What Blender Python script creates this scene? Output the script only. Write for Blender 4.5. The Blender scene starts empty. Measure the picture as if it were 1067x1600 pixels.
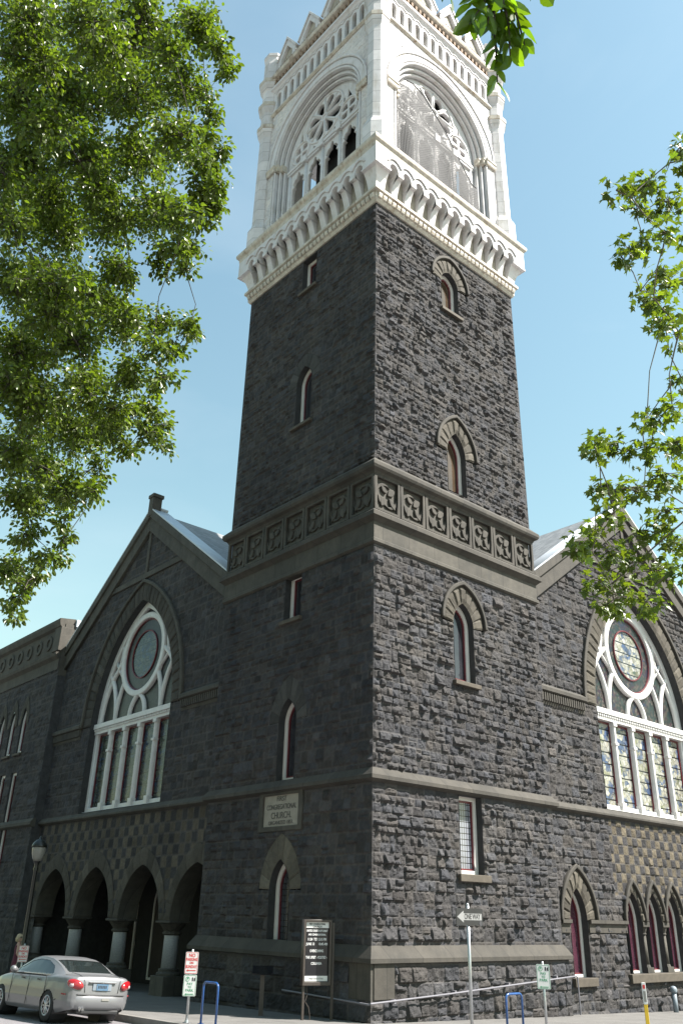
import bpy, bmesh, math, random
import numpy as np
from mathutils import Vector, Matrix
PI = math.pi
random.seed(7)
S = bpy.context.scene
# ------------------------------------------------------------------ camera
CAM = Vector((-16.282, -17.385, -0.618))
YAW, PITCH, ROLL, FPX = 0.7106, 0.4452, 0.02505, 1316.07
f_ = Vector((math.cos(PITCH)*math.sin(YAW), math.cos(PITCH)*math.cos(YAW), math.sin(PITCH)))
r_ = Vector((math.cos(YAW), -math.sin(YAW), 0)); u_ = r_.cross(f_)
c_, s_ = math.cos(ROLL), math.sin(ROLL)
R_ = c_*r_ + s_*u_; U_ = -s_*r_ + c_*u_
cam = bpy.data.objects.new('camera', bpy.data.cameras.new('camera'))
S.collection.objects.link(cam)
M = Matrix((R_, U_, -f_)).transposed().to_4x4(); M.translation = CAM
cam.matrix_world = M
cam.data.sensor_fit = 'VERTICAL'; cam.data.sensor_height = 36
cam.data.lens = 36*FPX/1600; cam.data.clip_end = 3000; cam.data.clip_start = .05
S.camera = cam
# ------------------------------------------------------------------ light
SUN_H = Vector((0.60, -0.80, 0)).normalized(); SUN_EL = math.radians(51)
w = bpy.data.worlds.new('World'); S.world = w; w.use_nodes = True
nt = w.node_tree; bg = nt.nodes['Background']
sky = nt.nodes.new('ShaderNodeTexSky'); sky.sky_type = 'NISHITA'; sky.sun_disc = False
sky.sun_elevation = SUN_EL; sky.sun_rotation = math.atan2(SUN_H.x, SUN_H.y)
sky.air_density = 1.8; sky.dust_density = 1.0; sky.ozone_density = 1.5; sky.altitude = 30
tint = nt.nodes.new('ShaderNodeMix'); tint.data_type = 'RGBA'; tint.blend_type = 'MULTIPLY'; tint.inputs[0].default_value = 1
tint.inputs[7].default_value = (.97, 1.065, .92, 1); nt.links.new(sky.outputs[0], tint.inputs[6])
tc = nt.nodes.new('ShaderNodeTexCoord'); hz = nt.nodes.new('ShaderNodeTexNoise'); hz.inputs['Scale'].default_value = 2.2; hz.inputs['Detail'].default_value = 7; hz.inputs['Distortion'].default_value = .6
hm = nt.nodes.new('ShaderNodeMapping'); hm.inputs['Scale'].default_value = (1, 1, 2.4); nt.links.new(tc.outputs['Generated'], hm.inputs[0]); nt.links.new(hm.outputs[0], hz.inputs['Vector'])
hr_ = nt.nodes.new('ShaderNodeMapRange'); hr_.inputs[1].default_value = .48; hr_.inputs[2].default_value = .78; hr_.inputs[4].default_value = .16; nt.links.new(hz.outputs[0], hr_.inputs[0])
cl_ = nt.nodes.new('ShaderNodeMix'); cl_.data_type = 'RGBA'; cl_.inputs[7].default_value = (5.6, 6.1, 6.4, 1); nt.links.new(hr_.outputs[0], cl_.inputs[0]); nt.links.new(tint.outputs[2], cl_.inputs[6])
nt.links.new(cl_.outputs[2], bg.inputs[0]); bg.inputs[1].default_value = 0.070
sl = bpy.data.lights.new('sun', 'SUN'); sl.energy = 5.0; sl.angle = math.radians(.53); sl.color = (1, .95, .88)
so = bpy.data.objects.new('sun', sl); S.collection.objects.link(so)
sd = SUN_H*math.cos(SUN_EL) + Vector((0, 0, math.sin(SUN_EL)))
so.rotation_euler = sd.to_track_quat('Z', 'Y').to_euler(); so.location = (30, -30, 60)
S.view_settings.view_transform = 'Standard'; S.view_settings.look = 'None'
S.view_settings.exposure = 1.6; S.view_settings.gamma = 1
S.cycles.max_bounces = 6; S.cycles.transparent_max_bounces = 8
S.cycles.diffuse_bounces = 3

# ------------------------------------------------------------------ materials
MATS = {}
def nodes(name):
    m = bpy.data.materials.new(name); m.use_nodes = True
    t = m.node_tree; b = t.nodes['Principled BSDF']; MATS[name] = m
    return m, t, b
def N(t, typ, **kw):
    n = t.nodes.new(typ)
    for k, v in kw.items():
        if k in n.inputs: n.inputs[k].default_value = v
        else: setattr(n, k, v)
    return n
def coords(t): return N(t, 'ShaderNodeTexCoord').outputs['Object']
def noise(t, scale, detail=4, rough=.6, vec=None):
    n = N(t, 'ShaderNodeTexNoise'); n.inputs['Scale'].default_value = scale
    n.inputs['Detail'].default_value = detail; n.inputs['Roughness'].default_value = rough
    t.links.new(vec or coords(t), n.inputs['Vector']); return n
def ramp(t, fac, stops):
    r = N(t, 'ShaderNodeValToRGB'); e = r.color_ramp.elements
    while len(e) < len(stops): e.new(.5)
    for i, (p, c) in enumerate(stops):
        e[i].position = p; e[i].color = (*c, 1) if len(c) == 3 else c
    t.links.new(fac, r.inputs[0]); return r
def mixc(t, a, b, fac, mode='MIX'):
    n = N(t, 'ShaderNodeMix', data_type='RGBA', blend_type=mode)
    for sock, v in ((n.inputs[0], fac), (n.inputs[6], a), (n.inputs[7], b)):
        if hasattr(v, 'is_linked'): t.links.new(v, sock)
        elif isinstance(v, (int, float)): sock.default_value = v
        else: sock.default_value = (*v, 1)
    return n.outputs[2]
def bump(t, b, h, strength=.4, dist=.02):
    n = N(t, 'ShaderNodeBump'); n.inputs['Strength'].default_value = strength; n.inputs['Distance'].default_value = dist
    t.links.new(h, n.inputs['Height']); t.links.new(n.outputs[0], b.inputs['Normal'])
def mat(name, col, rough=.7, metal=0, var=.25, vscale=3, bstr=.3, bscale=25, coat=0, spec=.5, dirt=None, dscale=.7, joints=None, jlen=1.15):
    m, t, b = nodes(name)
    b.inputs['Roughness'].default_value = rough; b.inputs['Metallic'].default_value = metal
    b.inputs['Specular IOR Level'].default_value = spec
    if coat: b.inputs['Coat Weight'].default_value = coat; b.inputs['Coat Roughness'].default_value = .05
    if var:
        n = noise(t, vscale, 6, .65)
        lo = tuple(c*(1-var) for c in col); hi = tuple(min(1, c*(1+var)) for c in col)
        c = ramp(t, n.outputs[0], [(.3, lo), (.7, hi)]).outputs[0]
        if dirt:
            mp = N(t, 'ShaderNodeMapping'); mp.inputs['Scale'].default_value = (1.6, 1.6, .45); t.links.new(coords(t), mp.inputs[0])
            d = noise(t, dscale, 8, .7, mp.outputs[0])
            fac = ramp(t, d.outputs[0], [(.52, (0, 0, 0)), (.72, (1, 1, 1))]).outputs[0]
            c = mixc(t, c, dirt, fac)
        if joints:
            sp = N(t, 'ShaderNodeSeparateXYZ'); t.links.new(coords(t), sp.inputs[0])
            src = sp.outputs['Z']
            if joints == 'U':
                ad = N(t, 'ShaderNodeMath', operation='ADD'); t.links.new(sp.outputs['X'], ad.inputs[0]); t.links.new(sp.outputs['Y'], ad.inputs[1]); src = ad.outputs[0]
            dv = N(t, 'ShaderNodeMath', operation='DIVIDE'); dv.inputs[1].default_value = jlen; t.links.new(src, dv.inputs[0])
            fr = N(t, 'ShaderNodeMath', operation='FRACT'); t.links.new(dv.outputs[0], fr.inputs[0])
            lt = N(t, 'ShaderNodeMath', operation='LESS_THAN'); lt.inputs[1].default_value = .022/jlen; t.links.new(fr.outputs[0], lt.inputs[0])
            fl = N(t, 'ShaderNodeMath', operation='FLOOR'); t.links.new(dv.outputs[0], fl.inputs[0])
            wn = N(t, 'ShaderNodeTexWhiteNoise', noise_dimensions='1D'); t.links.new(fl.outputs[0], wn.inputs['W'])
            c = mixc(t, c, ramp(t, wn.outputs[0], [(0, (.84, .84, .84)), (1, (1.12, 1.11, 1.1))]).outputs[0], 1.0, 'MULTIPLY')
            c = mixc(t, c, tuple(x*.45 for x in col), lt.outputs[0])
        t.links.new(c, b.inputs['Base Color'])
    else: b.inputs['Base Color'].default_value = (*col, 1)
    if bstr: bump(t, b, noise(t, bscale, 6, .7).outputs[0], bstr, .02)
    return m
def mat_attr(name, rough=.85, bscale=18, bstr=.5, dist=.03, spec=.3):
    m, t, b = nodes(name); b.inputs['Roughness'].default_value = rough
    b.inputs['Specular IOR Level'].default_value = spec
    a = N(t, 'ShaderNodeAttribute', attribute_name='Col')
    n = noise(t, 7, 8, .75); k = ramp(t, n.outputs[0], [(.25, (.62, .62, .64)), (.75, (1.35, 1.33, 1.28))]).outputs[0]
    c = mixc(t, a.outputs['Color'], k, 1.0, 'MULTIPLY')
    n2 = noise(t, .35, 5, .6); k2 = ramp(t, n2.outputs[0], [(.3, (.82, .82, .84)), (.7, (1.15, 1.14, 1.1))]).outputs[0]
    c = mixc(t, c, k2, 1.0, 'MULTIPLY')
    t.links.new(c, b.inputs['Base Color'])
    bump(t, b, noise(t, bscale, 8, .75).outputs[0], bstr, dist); return m
mat_attr('basalt', bscale=13, bstr=.75, dist=.045, spec=.12); mat_attr('white_rock', .6, 14, .25, .02)
mat_attr('tan_rock', .85, 16, .4, .02)
mat('stone_plain', (.042, .042, .044), .9, var=.4, vscale=4, bstr=.6, bscale=9)
mat('reveal_stone', (.033, .033, .034), .9, var=.3, vscale=5, bstr=.5, bscale=14)
mat('trim', (.046, .041, .034), .85, var=.28, vscale=2.2, bstr=.35, bscale=20, dirt=(.027, .025, .022), dscale=1.3, joints='U')
mat('trim_shade_tone', (.056, .051, .042), .85, var=.3, vscale=2.5, bstr=.35, bscale=20, dirt=(.033, .032, .028), dscale=1.2, joints='U')  # copy of the trim stone, the left side's shade tuned into its colour
mat('white_stone', (.55, .535, .54), .6, var=.1, vscale=2.5, bstr=.15, bscale=12, dirt=(.40, .37, .33), dscale=1.6)
mat('white_ashlar', (.55, .535, .54), .6, var=.1, vscale=2.5, bstr=.15, bscale=12, dirt=(.38, .35, .31), dscale=1.6, joints='Z', jlen=.62)
mat('white_dirty', (.46, .42, .36), .7, var=.25, vscale=4, bstr=.25, bscale=12, dirt=(.22, .145, .09), dscale=2.2)
mat('niche_dirty', (.33, .30, .25), .8, var=.3, vscale=3, bstr=.2, bscale=12, dirt=(.2, .17, .13), dscale=1.8)
mat('casing', (.55, .52, .49), .5, var=.08, bstr=.08, bscale=30)
mat('window_white', (.56, .545, .53), .5, var=.1, vscale=3, bstr=.08, bscale=20)
mat('sash_red', (.10, .011, .017), .4, var=.15, bstr=.05)
mat('sill_stone', (.07, .058, .044), .85, var=.25, vscale=4, bstr=.3)
mat('rust', (.24, .17, .12), .9, var=.4, vscale=6, bstr=.3)
mat('void', (.012, .012, .013), .95, var=.2, bstr=0)  # near-black, stands in for the unlit interior
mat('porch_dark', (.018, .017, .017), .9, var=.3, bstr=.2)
mat('granite', (.30, .31, .33), .45, var=.25, vscale=30, bstr=.05)
mat('flashing', (.50, .53, .57), .45, var=.1, vscale=2, bstr=.1, bscale=6)
mat('door_wood', (.016, .010, .008), .6, var=.3, vscale=6, bstr=.15)
mat('plaque_stone', (.25, .23, .195), .8, var=.15, vscale=6, bstr=.2)
mat('pipe_pale', (.15, .145, .165), .5, var=.15, bstr=.05)
mat('ink', (.02, .02, .02), .6, var=0, bstr=0)
mat('carved', (.052, .047, .039), .85, var=.3, vscale=4, bstr=.3)
def slate(name, col, ax):
    m, t, b = nodes(name); b.inputs['Roughness'].default_value = .55
    br = N(t, 'ShaderNodeTexBrick'); br.inputs['Scale'].default_value = 3.0
    br.inputs['Mortar Size'].default_value = .012; br.inputs['Row Height'].default_value = .55; br.inputs['Brick Width'].default_value = .8
    br.inputs['Color1'].default_value = (*[c*.75 for c in col], 1); br.inputs['Color2'].default_value = (*[c*1.25 for c in col], 1)
    br.inputs['Mortar'].default_value = (*[c*.4 for c in col], 1)
    mp = N(t, 'ShaderNodeMapping'); mp.inputs['Rotation'].default_value = (0, 0, 0) if ax == 'R' else (0, 0, 0)
    t.links.new(coords(t), mp.inputs[0]); t.links.new(mp.outputs[0], br.inputs[0])
    t.links.new(br.outputs[0], b.inputs['Base Color']); bump(t, b, br.outputs[1], -.3, .02)
slate('slate', (.17, .175, .18), 'R'); slate('roof_purple', (.10, .07, .085), 'R')
def glass(name, col, rough=.08, lattice=None, var=.3, axis='X', lw=.02):
    m, t, b = nodes(name); b.inputs['Roughness'].default_value = rough; b.inputs['Specular IOR Level'].default_value = .7
    n = noise(t, 1.5, 3); c = ramp(t, n.outputs[0], [(.3, tuple(x*(1-var) for x in col)), (.7, tuple(x*(1+var) for x in col))]).outputs[0]
    if lattice:
        sp = N(t, 'ShaderNodeSeparateXYZ'); t.links.new(coords(t), sp.inputs[0]); last = None
        for o, per in ((axis, lattice[0]), ('Z', lattice[1])):
            d = N(t, 'ShaderNodeMath', operation='DIVIDE'); d.inputs[1].default_value = per; t.links.new(sp.outputs[o], d.inputs[0])
            fr = N(t, 'ShaderNodeMath', operation='FRACT'); t.links.new(d.outputs[0], fr.inputs[0])
            lt = N(t, 'ShaderNodeMath', operation='LESS_THAN'); lt.inputs[1].default_value = lw/per; t.links.new(fr.outputs[0], lt.inputs[0])
            if last is None: last = lt.outputs[0]
            else:
                mx = N(t, 'ShaderNodeMath', operation='MAXIMUM'); t.links.new(last, mx.inputs[0]); t.links.new(lt.outputs[0], mx.inputs[1]); last = mx.outputs[0]
        c = mixc(t, c, (.012, .012, .014), last)
    t.links.new(c, b.inputs['Base Color']); bump(t, b, noise(t, 3, 2).outputs[0], .05, .02); return m
glass('glass_dark', (.025, .025, .03)); glass('glass_beige', (.065, .045, .03))
glass('glass_plum', (.05, .016, .028), .25, var=.35)
for ax, a in (('R', 'X'), ('L', 'Y')): glass('glass_lattice_'+ax, (.20, .21, .24) if ax == 'R' else (.04, .045, .055), .2, (.10, .16), axis=a, lw=.022)  # left copy far darker, that face's shade put into the glass colour
def stained(name, axis, pal, scale=3.2, bars=.42, dim=1):
    m, t, b = nodes(name); b.inputs['Roughness'].default_value = .35 if 'rim' in name or 'head' in name else .2; b.inputs['Specular IOR Level'].default_value = .3
    sp = N(t, 'ShaderNodeSeparateXYZ'); t.links.new(coords(t), sp.inputs[0])
    cb = N(t, 'ShaderNodeCombineXYZ'); t.links.new(sp.outputs[axis], cb.inputs[0]); t.links.new(sp.outputs['Z'], cb.inputs[1])
    def vor(feature):
        v = N(t, 'ShaderNodeTexVoronoi', feature=feature); v.inputs['Scale'].default_value = scale
        v.inputs['Randomness'].default_value = 1; t.links.new(cb.outputs[0], v.inputs['Vector']); return v
    v = vor('F1'); bw = N(t, 'ShaderNodeSeparateColor'); t.links.new(v.outputs['Color'], bw.inputs[0])
    big = noise(t, 1.35, 3, .55, cb.outputs[0])
    ad = N(t, 'ShaderNodeMath', operation='MULTIPLY_ADD'); ad.inputs[1].default_value = .22; t.links.new(bw.outputs[0], ad.inputs[0])
    ml = N(t, 'ShaderNodeMath', operation='MULTIPLY'); ml.inputs[1].default_value = .85; t.links.new(big.outputs[0], ml.inputs[0]); t.links.new(ml.outputs[0], ad.inputs[2])
    rp = ramp(t, ad.outputs[0], [(p, tuple(x*dim for x in c)) for p, c in pal])
    vv = ramp(t, bw.outputs[1], [(0, (.65, .65, .65)), (1, (1.2, 1.2, 1.2))])
    c0 = mixc(t, rp.outputs[0], vv.outputs[0], 1.0, 'MULTIPLY')
    e = vor('DISTANCE_TO_EDGE'); lt = N(t, 'ShaderNodeMath', operation='LESS_THAN'); lt.inputs[1].default_value = .03; t.links.new(e.outputs[0], lt.inputs[0])
    fl = N(t, 'ShaderNodeMath', operation='MULTIPLY'); fl.inputs[1].default_value = .7; t.links.new(lt.outputs[0], fl.inputs[0])
    c = mixc(t, c0, (.03, .03, .03), fl.outputs[0])
    if bars:
        d = N(t, 'ShaderNodeMath', operation='DIVIDE'); d.inputs[1].default_value = bars; t.links.new(sp.outputs['Z'], d.inputs[0])
        fr = N(t, 'ShaderNodeMath', operation='FRACT'); t.links.new(d.outputs[0], fr.inputs[0])
        l2 = N(t, 'ShaderNodeMath', operation='LESS_THAN'); l2.inputs[1].default_value = .12; t.links.new(fr.outputs[0], l2.inputs[0])
        c = mixc(t, c, (.012, .012, .014), l2.outputs[0])
    t.links.new(c, b.inputs['Base Color'])
PAL = [(.30, (.06, .09, .07)), (.38, (.16, .16, .10)), (.45, (.27, .265, .22)), (.52, (.31, .31, .29)), (.57, (.24, .225, .17)), (.62, (.11, .13, .17)), (.68, (.05, .075, .14))]
PALG = [(.34, (.006, .014, .018)), (.42, (.02, .035, .032)), (.49, (.012, .014, .016)), (.55, (.075, .065, .055)), (.6, (.03, .012, .02)), (.68, (.012, .02, .04))]
PALL = [(.30, (.012, .03, .022)), (.40, (.045, .065, .05)), (.46, (.015, .025, .035)), (.51, (.10, .105, .085)), (.56, (.03, .05, .035)), (.61, (.03, .06, .11)), (.68, (.01, .02, .04))]  # palette for the shaded left glass, its blue reflection painted in
for ax, a, dm in (('R', 'X', 1.0), ('L', 'Y', .4)):  # left copies dimmed, the shade of that side put into their colour
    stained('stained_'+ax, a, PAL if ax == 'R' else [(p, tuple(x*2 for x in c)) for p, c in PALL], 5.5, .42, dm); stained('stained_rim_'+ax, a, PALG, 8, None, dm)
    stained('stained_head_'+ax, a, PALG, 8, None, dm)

# ------------------------------------------------------------------ helpers
COL = S.collection
def link(name, me, m=None, parent=None):
    o = bpy.data.objects.new(name, me); COL.objects.link(o)
    if m: me.materials.append(MATS[m] if isinstance(m, str) else m)
    if parent: o.parent = parent
    return o
def empty(name, label, cat, loc=(0, 0, 0), rz=0, group=None, parent=None):
    o = bpy.data.objects.new(name, None); COL.objects.link(o); o.location = loc; o.rotation_euler = (0, 0, rz)
    o.empty_display_size = .2
    if label: o['label'] = label; o['category'] = cat
    if group: o['group'] = group
    if parent: o.parent = parent
    return o
def tag(o, label, cat, group=None):
    o['label'] = label; o['category'] = cat
    if group: o['group'] = group
    return o
def pymesh(name, v, f, m=None, parent=None, smooth=False):
    me = bpy.data.meshes.new(name); me.from_pydata([tuple(x) for x in v], [], f); me.update()
    bm = bmesh.new(); bm.from_mesh(me); bmesh.ops.recalc_face_normals(bm, faces=bm.faces); bm.to_mesh(me); bm.free()
    if smooth: me.polygons.foreach_set('use_smooth', [True]*len(me.polygons))
    return link(name, me, m, parent)
def bigmesh(name, V, F, m, parent, cols=None, smooth=False):
    me = bpy.data.meshes.new(name); n, k = F.shape
    me.vertices.add(len(V)); me.vertices.foreach_set('co', V.astype(np.float32).ravel())
    me.loops.add(n*k); me.loops.foreach_set('vertex_index', F.astype(np.int32).ravel())
    me.polygons.add(n); me.polygons.foreach_set('loop_start', np.arange(0, n*k, k, dtype=np.int32))
    me.polygons.foreach_set('use_smooth', np.full(n, smooth))
    me.update(calc_edges=True); me.validate()
    if cols is not None:
        a = me.color_attributes.new('Col', 'FLOAT_COLOR', 'POINT')
        a.data.foreach_set('color', np.c_[cols, np.ones(len(cols))].astype(np.float32).ravel())
    return link(name, me, m, parent)
class Acc:                              # collects shapes for ONE part
    def __init__(s): s.v = []; s.f = []
    def add(s, v, f):
        n = len(s.v); s.v += [tuple(x) for x in v]; s.f += [[i+n for i in q] for q in f]; return s
    def box(s, a, b):
        (x0, y0, z0), (x1, y1, z1) = a, b
        return s.add([(x0, y0, z0), (x1, y0, z0), (x1, y1, z0), (x0, y1, z0), (x0, y0, z1), (x1, y0, z1), (x1, y1, z1), (x0, y1, z1)],
                     [(0, 3, 2, 1), (4, 5, 6, 7), (0, 1, 5, 4), (1, 2, 6, 5), (2, 3, 7, 6), (3, 0, 4, 7)])
    def tube(s, pts, rad, n=8, cap=True):
        pts = [Vector(p) for p in pts]; rads = rad if hasattr(rad, '__len__') else [rad]*len(pts)
        v = []; prev = None
        for i, p in enumerate(pts):
            d = (pts[min(i+1, len(pts)-1)]-pts[max(i-1, 0)]).normalized()
            a = prev if prev is not None else (Vector((0, 0, 1)) if abs(d.z) < .9 else Vector((1, 0, 0)))
            a = (a - d*a.dot(d)); a = a.normalized() if a.length > 1e-6 else d.orthogonal().normalized()
            prev = a; b = d.cross(a)
            for k in range(n):
                t = 2*PI*k/n; v.append(p + (a*math.cos(t)+b*math.sin(t))*rads[i])
        f = [(i*n+k, i*n+(k+1) % n, (i+1)*n+(k+1) % n, (i+1)*n+k) for i in range(len(pts)-1) for k in range(n)]
        if cap: f += [tuple(range(n))[::-1], tuple((len(pts)-1)*n+k for k in range(n))]
        return s.add(v, f)
    def lathe(s, prof, c=(0, 0, 0), n=16, rot=0):
        v = []; m = len(prof)
        for r, z in prof:
            for k in range(n):
                t = 2*PI*(k+rot)/n; v.append((c[0]+r*math.cos(t), c[1]+r*math.sin(t), c[2]+z))
        f = [(i*n+k, i*n+(k+1) % n, (i+1)*n+(k+1) % n, (i+1)*n+k) for i in range(m-1) for k in range(n)]
        f += [tuple(range(n))[::-1], tuple((m-1)*n+k for k in range(n))]
        return s.add(v, f)
    def build(s, name, m, parent=None, smooth=False, bevel=0):
        o = pymesh(name, s.v, s.f, m, parent, smooth)
        if bevel:
            md = o.modifiers.new('b', 'BEVEL'); md.width = bevel; md.segments = 2; md.limit_method = 'ANGLE'; md.angle_limit = .7
        return o
class Face:                             # local facade frame: u along, d inward, z up
    def __init__(s, ax, off): s.ax = ax; s.off = off
    def __call__(s, u, d, z): return (u, s.off+d, z) if s.ax == 'R' else (s.off+d, u, z)
    def arr(s, u, d, z): return np.stack([u, s.off+d, z], -1) if s.ax == 'R' else np.stack([s.off+d, u, z], -1)
    def box(s, A, u0, u1, d0, d1, z0, z1):
        a = s(u0, d0, z0); b = s(u1, d1, z1)
        return A.box([min(p, q) for p, q in zip(a, b)], [max(p, q) for p, q in zip(a, b)])
def area(p): return sum(p[i][0]*p[(i+1) % len(p)][1]-p[(i+1) % len(p)][0]*p[i][1] for i in range(len(p)))/2
def curve_mesh(loops, half, bevel=0):
    cu = bpy.data.curves.new('c', 'CURVE'); cu.dimensions = '2D'; cu.fill_mode = 'BOTH'; cu.extrude = max(half-bevel, 1e-4)
    cu.bevel_depth = bevel; cu.bevel_resolution = 1; cu.offset = -bevel
    for i, L in enumerate(loops):
        sp = cu.splines.new('POLY'); sp.points.add(len(L)-1); sp.use_cyclic_u = True
        for k, (x, y) in enumerate(L): sp.points[k].co = (x, y, 0, 1)
    o = bpy.data.objects.new('tmp', cu); COL.objects.link(o)
    bpy.context.view_layer.update()
    me = bpy.data.meshes.new_from_object(o.evaluated_get(bpy.context.evaluated_depsgraph_get()))
    bpy.data.objects.remove(o); bpy.data.curves.remove(cu); me.materials.clear(); return me
def plate(face, outline, holes, d0, d1, m, name, parent, bevel=0):
    me = curve_mesh([outline]+list(holes), (d1-d0)/2, bevel); n = len(me.vertices)
    co = np.empty(n*3, np.float32); me.vertices.foreach_get('co', co); co = co.reshape(-1, 3)
    P = face.arr(co[:, 0], (d0+d1)/2-co[:, 2], co[:, 1]); me.vertices.foreach_set('co', P.astype(np.float32).ravel())
    if face.ax == 'L': me.flip_normals()
    me.update(); me.name = name
    return link(name, me, m, parent)
def rect(u0, u1, z0, z1): return [(u0, z0), (u1, z0), (u1, z1), (u0, z1)]
def arc_pts(cu, a, spring, apex, n=12):
    """pointed (or round) arch from right spring over apex to left spring"""
    h = apex-spring; R = max((a*a+h*h)/(2*a), 1e-3)
    if h <= a*1.0001:   # round / segmental ellipse
        return [(cu+a*math.cos(PI*k/(2*n)), spring+h*math.sin(PI*k/(2*n))) for k in range(2*n+1)]
    t1 = math.atan2(h, R-a); out = []
    for k in range(n+1):
        t = t1*k/n; out.append((cu+a-R+R*math.cos(t), spring+R*math.sin(t)))
    return out + [(2*cu-x, y) for x, y in out[-2::-1]]
def parch(cu, a, sill, spring, apex, n=12): return [(cu-a, sill), (cu+a, sill)]+arc_pts(cu, a, spring, apex, n)
def circle(cu, cz, r, n=40, rz=None): return [(cu+r*math.cos(2*PI*k/n), cz+(rz or r)*math.sin(2*PI*k/n)) for k in range(n)]
def ring_moulding(name, profile, m, parent, sq, z_off=0):
    x0, x1 = sq; v = []; n = len(profile)
    for o, z in profile: v += [(x0-o, x0-o, z), (x1+o, x0-o, z), (x1+o, x1+o, z), (x0-o, x1+o, z)]
    f = [(i*4+k, i*4+(k+1) % 4, (i+1)*4+(k+1) % 4, (i+1)*4+k) for i in range(n-1) for k in range(4)]
    f += [((n-1)*4+k, (n-1)*4+(k+1) % 4, (k+1) % 4, k) for k in range(4)]
    return pymesh(name, v, f, m, parent)
def run_moulding(A, face, u0, u1, prof):
    n = len(prof); v = [face(u0, d, z) for d, z in prof]+[face(u1, d, z) for d, z in prof]
    return A.add(v, [(i, (i+1) % n, n+(i+1) % n, n+i) for i in range(n)]+[tuple(range(n))[::-1], tuple(range(n, 2*n))])
def moulding(name, face, u0, u1, prof, m, parent): return run_moulding(Acc(), face, u0, u1, prof).build(name, m, parent)
def text(body, size, m, face_fn, name, parent, width=None, align='CENTER', depth=.004, bold=0):
    """face_fn maps (x, y, out) text coordinates to 3D"""
    cu = bpy.data.curves.new('t', 'FONT'); cu.body = body; cu.size = size; cu.align_x = align; cu.align_y = 'CENTER'; cu.extrude = depth; cu.offset = bold
    o = bpy.data.objects.new('tmp', cu); COL.objects.link(o); bpy.context.view_layer.update()
    me = bpy.data.meshes.new_from_object(o.evaluated_get(bpy.context.evaluated_depsgraph_get()))
    bpy.data.objects.remove(o); bpy.data.curves.remove(cu); me.materials.clear()
    xs = [v.co.x for v in me.vertices]; k = 1
    if width and xs and max(xs)-min(xs) > width: k = width/(max(xs)-min(xs))
    for v in me.vertices: v.co = face_fn(v.co.x*k, v.co.y, v.co.z)
    bm = bmesh.new(); bm.from_mesh(me); bmesh.ops.recalc_face_normals(bm, faces=bm.faces); bm.to_mesh(me); bm.free()
    me.name = name; return link(name, me, m, parent)
# ------------------------------------------------------------------ rock-faced masonry
def hash2(i, j, s): 
    h = (i.astype(np.int64)*374761393 + j.astype(np.int64)*668265263 + s*1442695041) & 0xffffffff
    h = ((h ^ (h >> 13))*1274126177) & 0xffffffff; return ((h ^ (h >> 16)) & 0xffff)/65535.0
def vnoise(x, y, s):
    i = np.floor(x); j = np.floor(y); fx = x-i; fy = y-j; fx = fx*fx*(3-2*fx); fy = fy*fy*(3-2*fy)
    i = i.astype(np.int64); j = j.astype(np.int64)
    return (hash2(i, j, s)*(1-fx)+hash2(i+1, j, s)*fx)*(1-fy)+(hash2(i, j+1, s)*(1-fx)+hash2(i+1, j+1, s)*fx)*fy
def in_poly(u, z, P):
    c = np.zeros(len(u), bool); n = len(P)
    for i in range(n):
        (x1, y1), (x2, y2) = P[i], P[(i+1) % n]
        if y1 == y2: continue
        c ^= ((y1 > z) != (y2 > z)) & (u < (x2-x1)*(z-y1)/(y2-y1)+x1)
    return c
def near_poly(u, z, P):
    best = np.full(len(u), 1e9); bu = u.copy(); bz = z.copy(); n = len(P)
    for i in range(n):
        (x1, y1), (x2, y2) = P[i], P[(i+1) % n]; dx, dy = x2-x1, y2-y1; L = dx*dx+dy*dy
        if L < 1e-9: continue
        t = np.clip(((u-x1)*dx+(z-y1)*dy)/L, 0, 1); px = x1+t*dx; py = y1+t*dy; d = np.hypot(u-px, z-py)
        k = d < best; best[k] = d[k]; bu[k] = px[k]; bz[k] = py[k]
    return best, bu, bz
def blocks(u, z, u0, u1, z0, z1, hr, seed, regular=False):
    rng = np.random.RandomState(seed); zs = [z0]
    while zs[-1] < z1: zs.append(zs[-1]+rng.uniform(*hr))
    zs = np.array(zs); row = np.clip(np.searchsorted(zs, z, 'right')-1, 0, len(zs)-2)
    out = [np.zeros(len(u)) for _ in range(4)]; bid = np.zeros(len(u), np.int64); base = 0
    for r in range(len(zs)-1):
        k = np.nonzero(row == r)[0]; h = zs[r+1]-zs[r]
        e = [u0-rng.uniform(0, h)]
        while e[-1] < u1: e.append(e[-1]+h*rng.uniform(.75, 1.7))
        e = np.array(e); ne = len(e)-1; split = rng.rand(ne) < (.28 if h > .27 else .0); sp = rng.uniform(.38, .62, ne)
        if not len(k): base += 2*ne; continue
        c = np.clip(np.searchsorted(e, u[k], 'right')-1, 0, ne-1)
        zz0 = np.full(len(k), zs[r]); zz1 = np.full(len(k), zs[r+1]); mid = zs[r]+h*sp[c]
        up = z[k] > mid; s = split[c]
        zz0 = np.where(s & up, mid, zz0); zz1 = np.where(s & ~up, mid, zz1)
        out[0][k] = e[c]; out[1][k] = e[c+1]; out[2][k] = zz0; out[3][k] = zz1
        bid[k] = base+2*c+np.where(s & up, 1, 0); base += 2*ne
    return out, bid, base
def checker(u, z, bw, bh):
    c = np.floor(u/bw); r = np.floor(z/bh)
    return [c*bw, (c+1)*bw, r*bh, (r+1)*bh], ((r.astype(np.int64)+500)*1000+c.astype(np.int64)+100), ((c+r) % 2 == 0)
def smooth01(x): x = np.clip(x, 0, 1); return x*x*(3-2*x)
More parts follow.
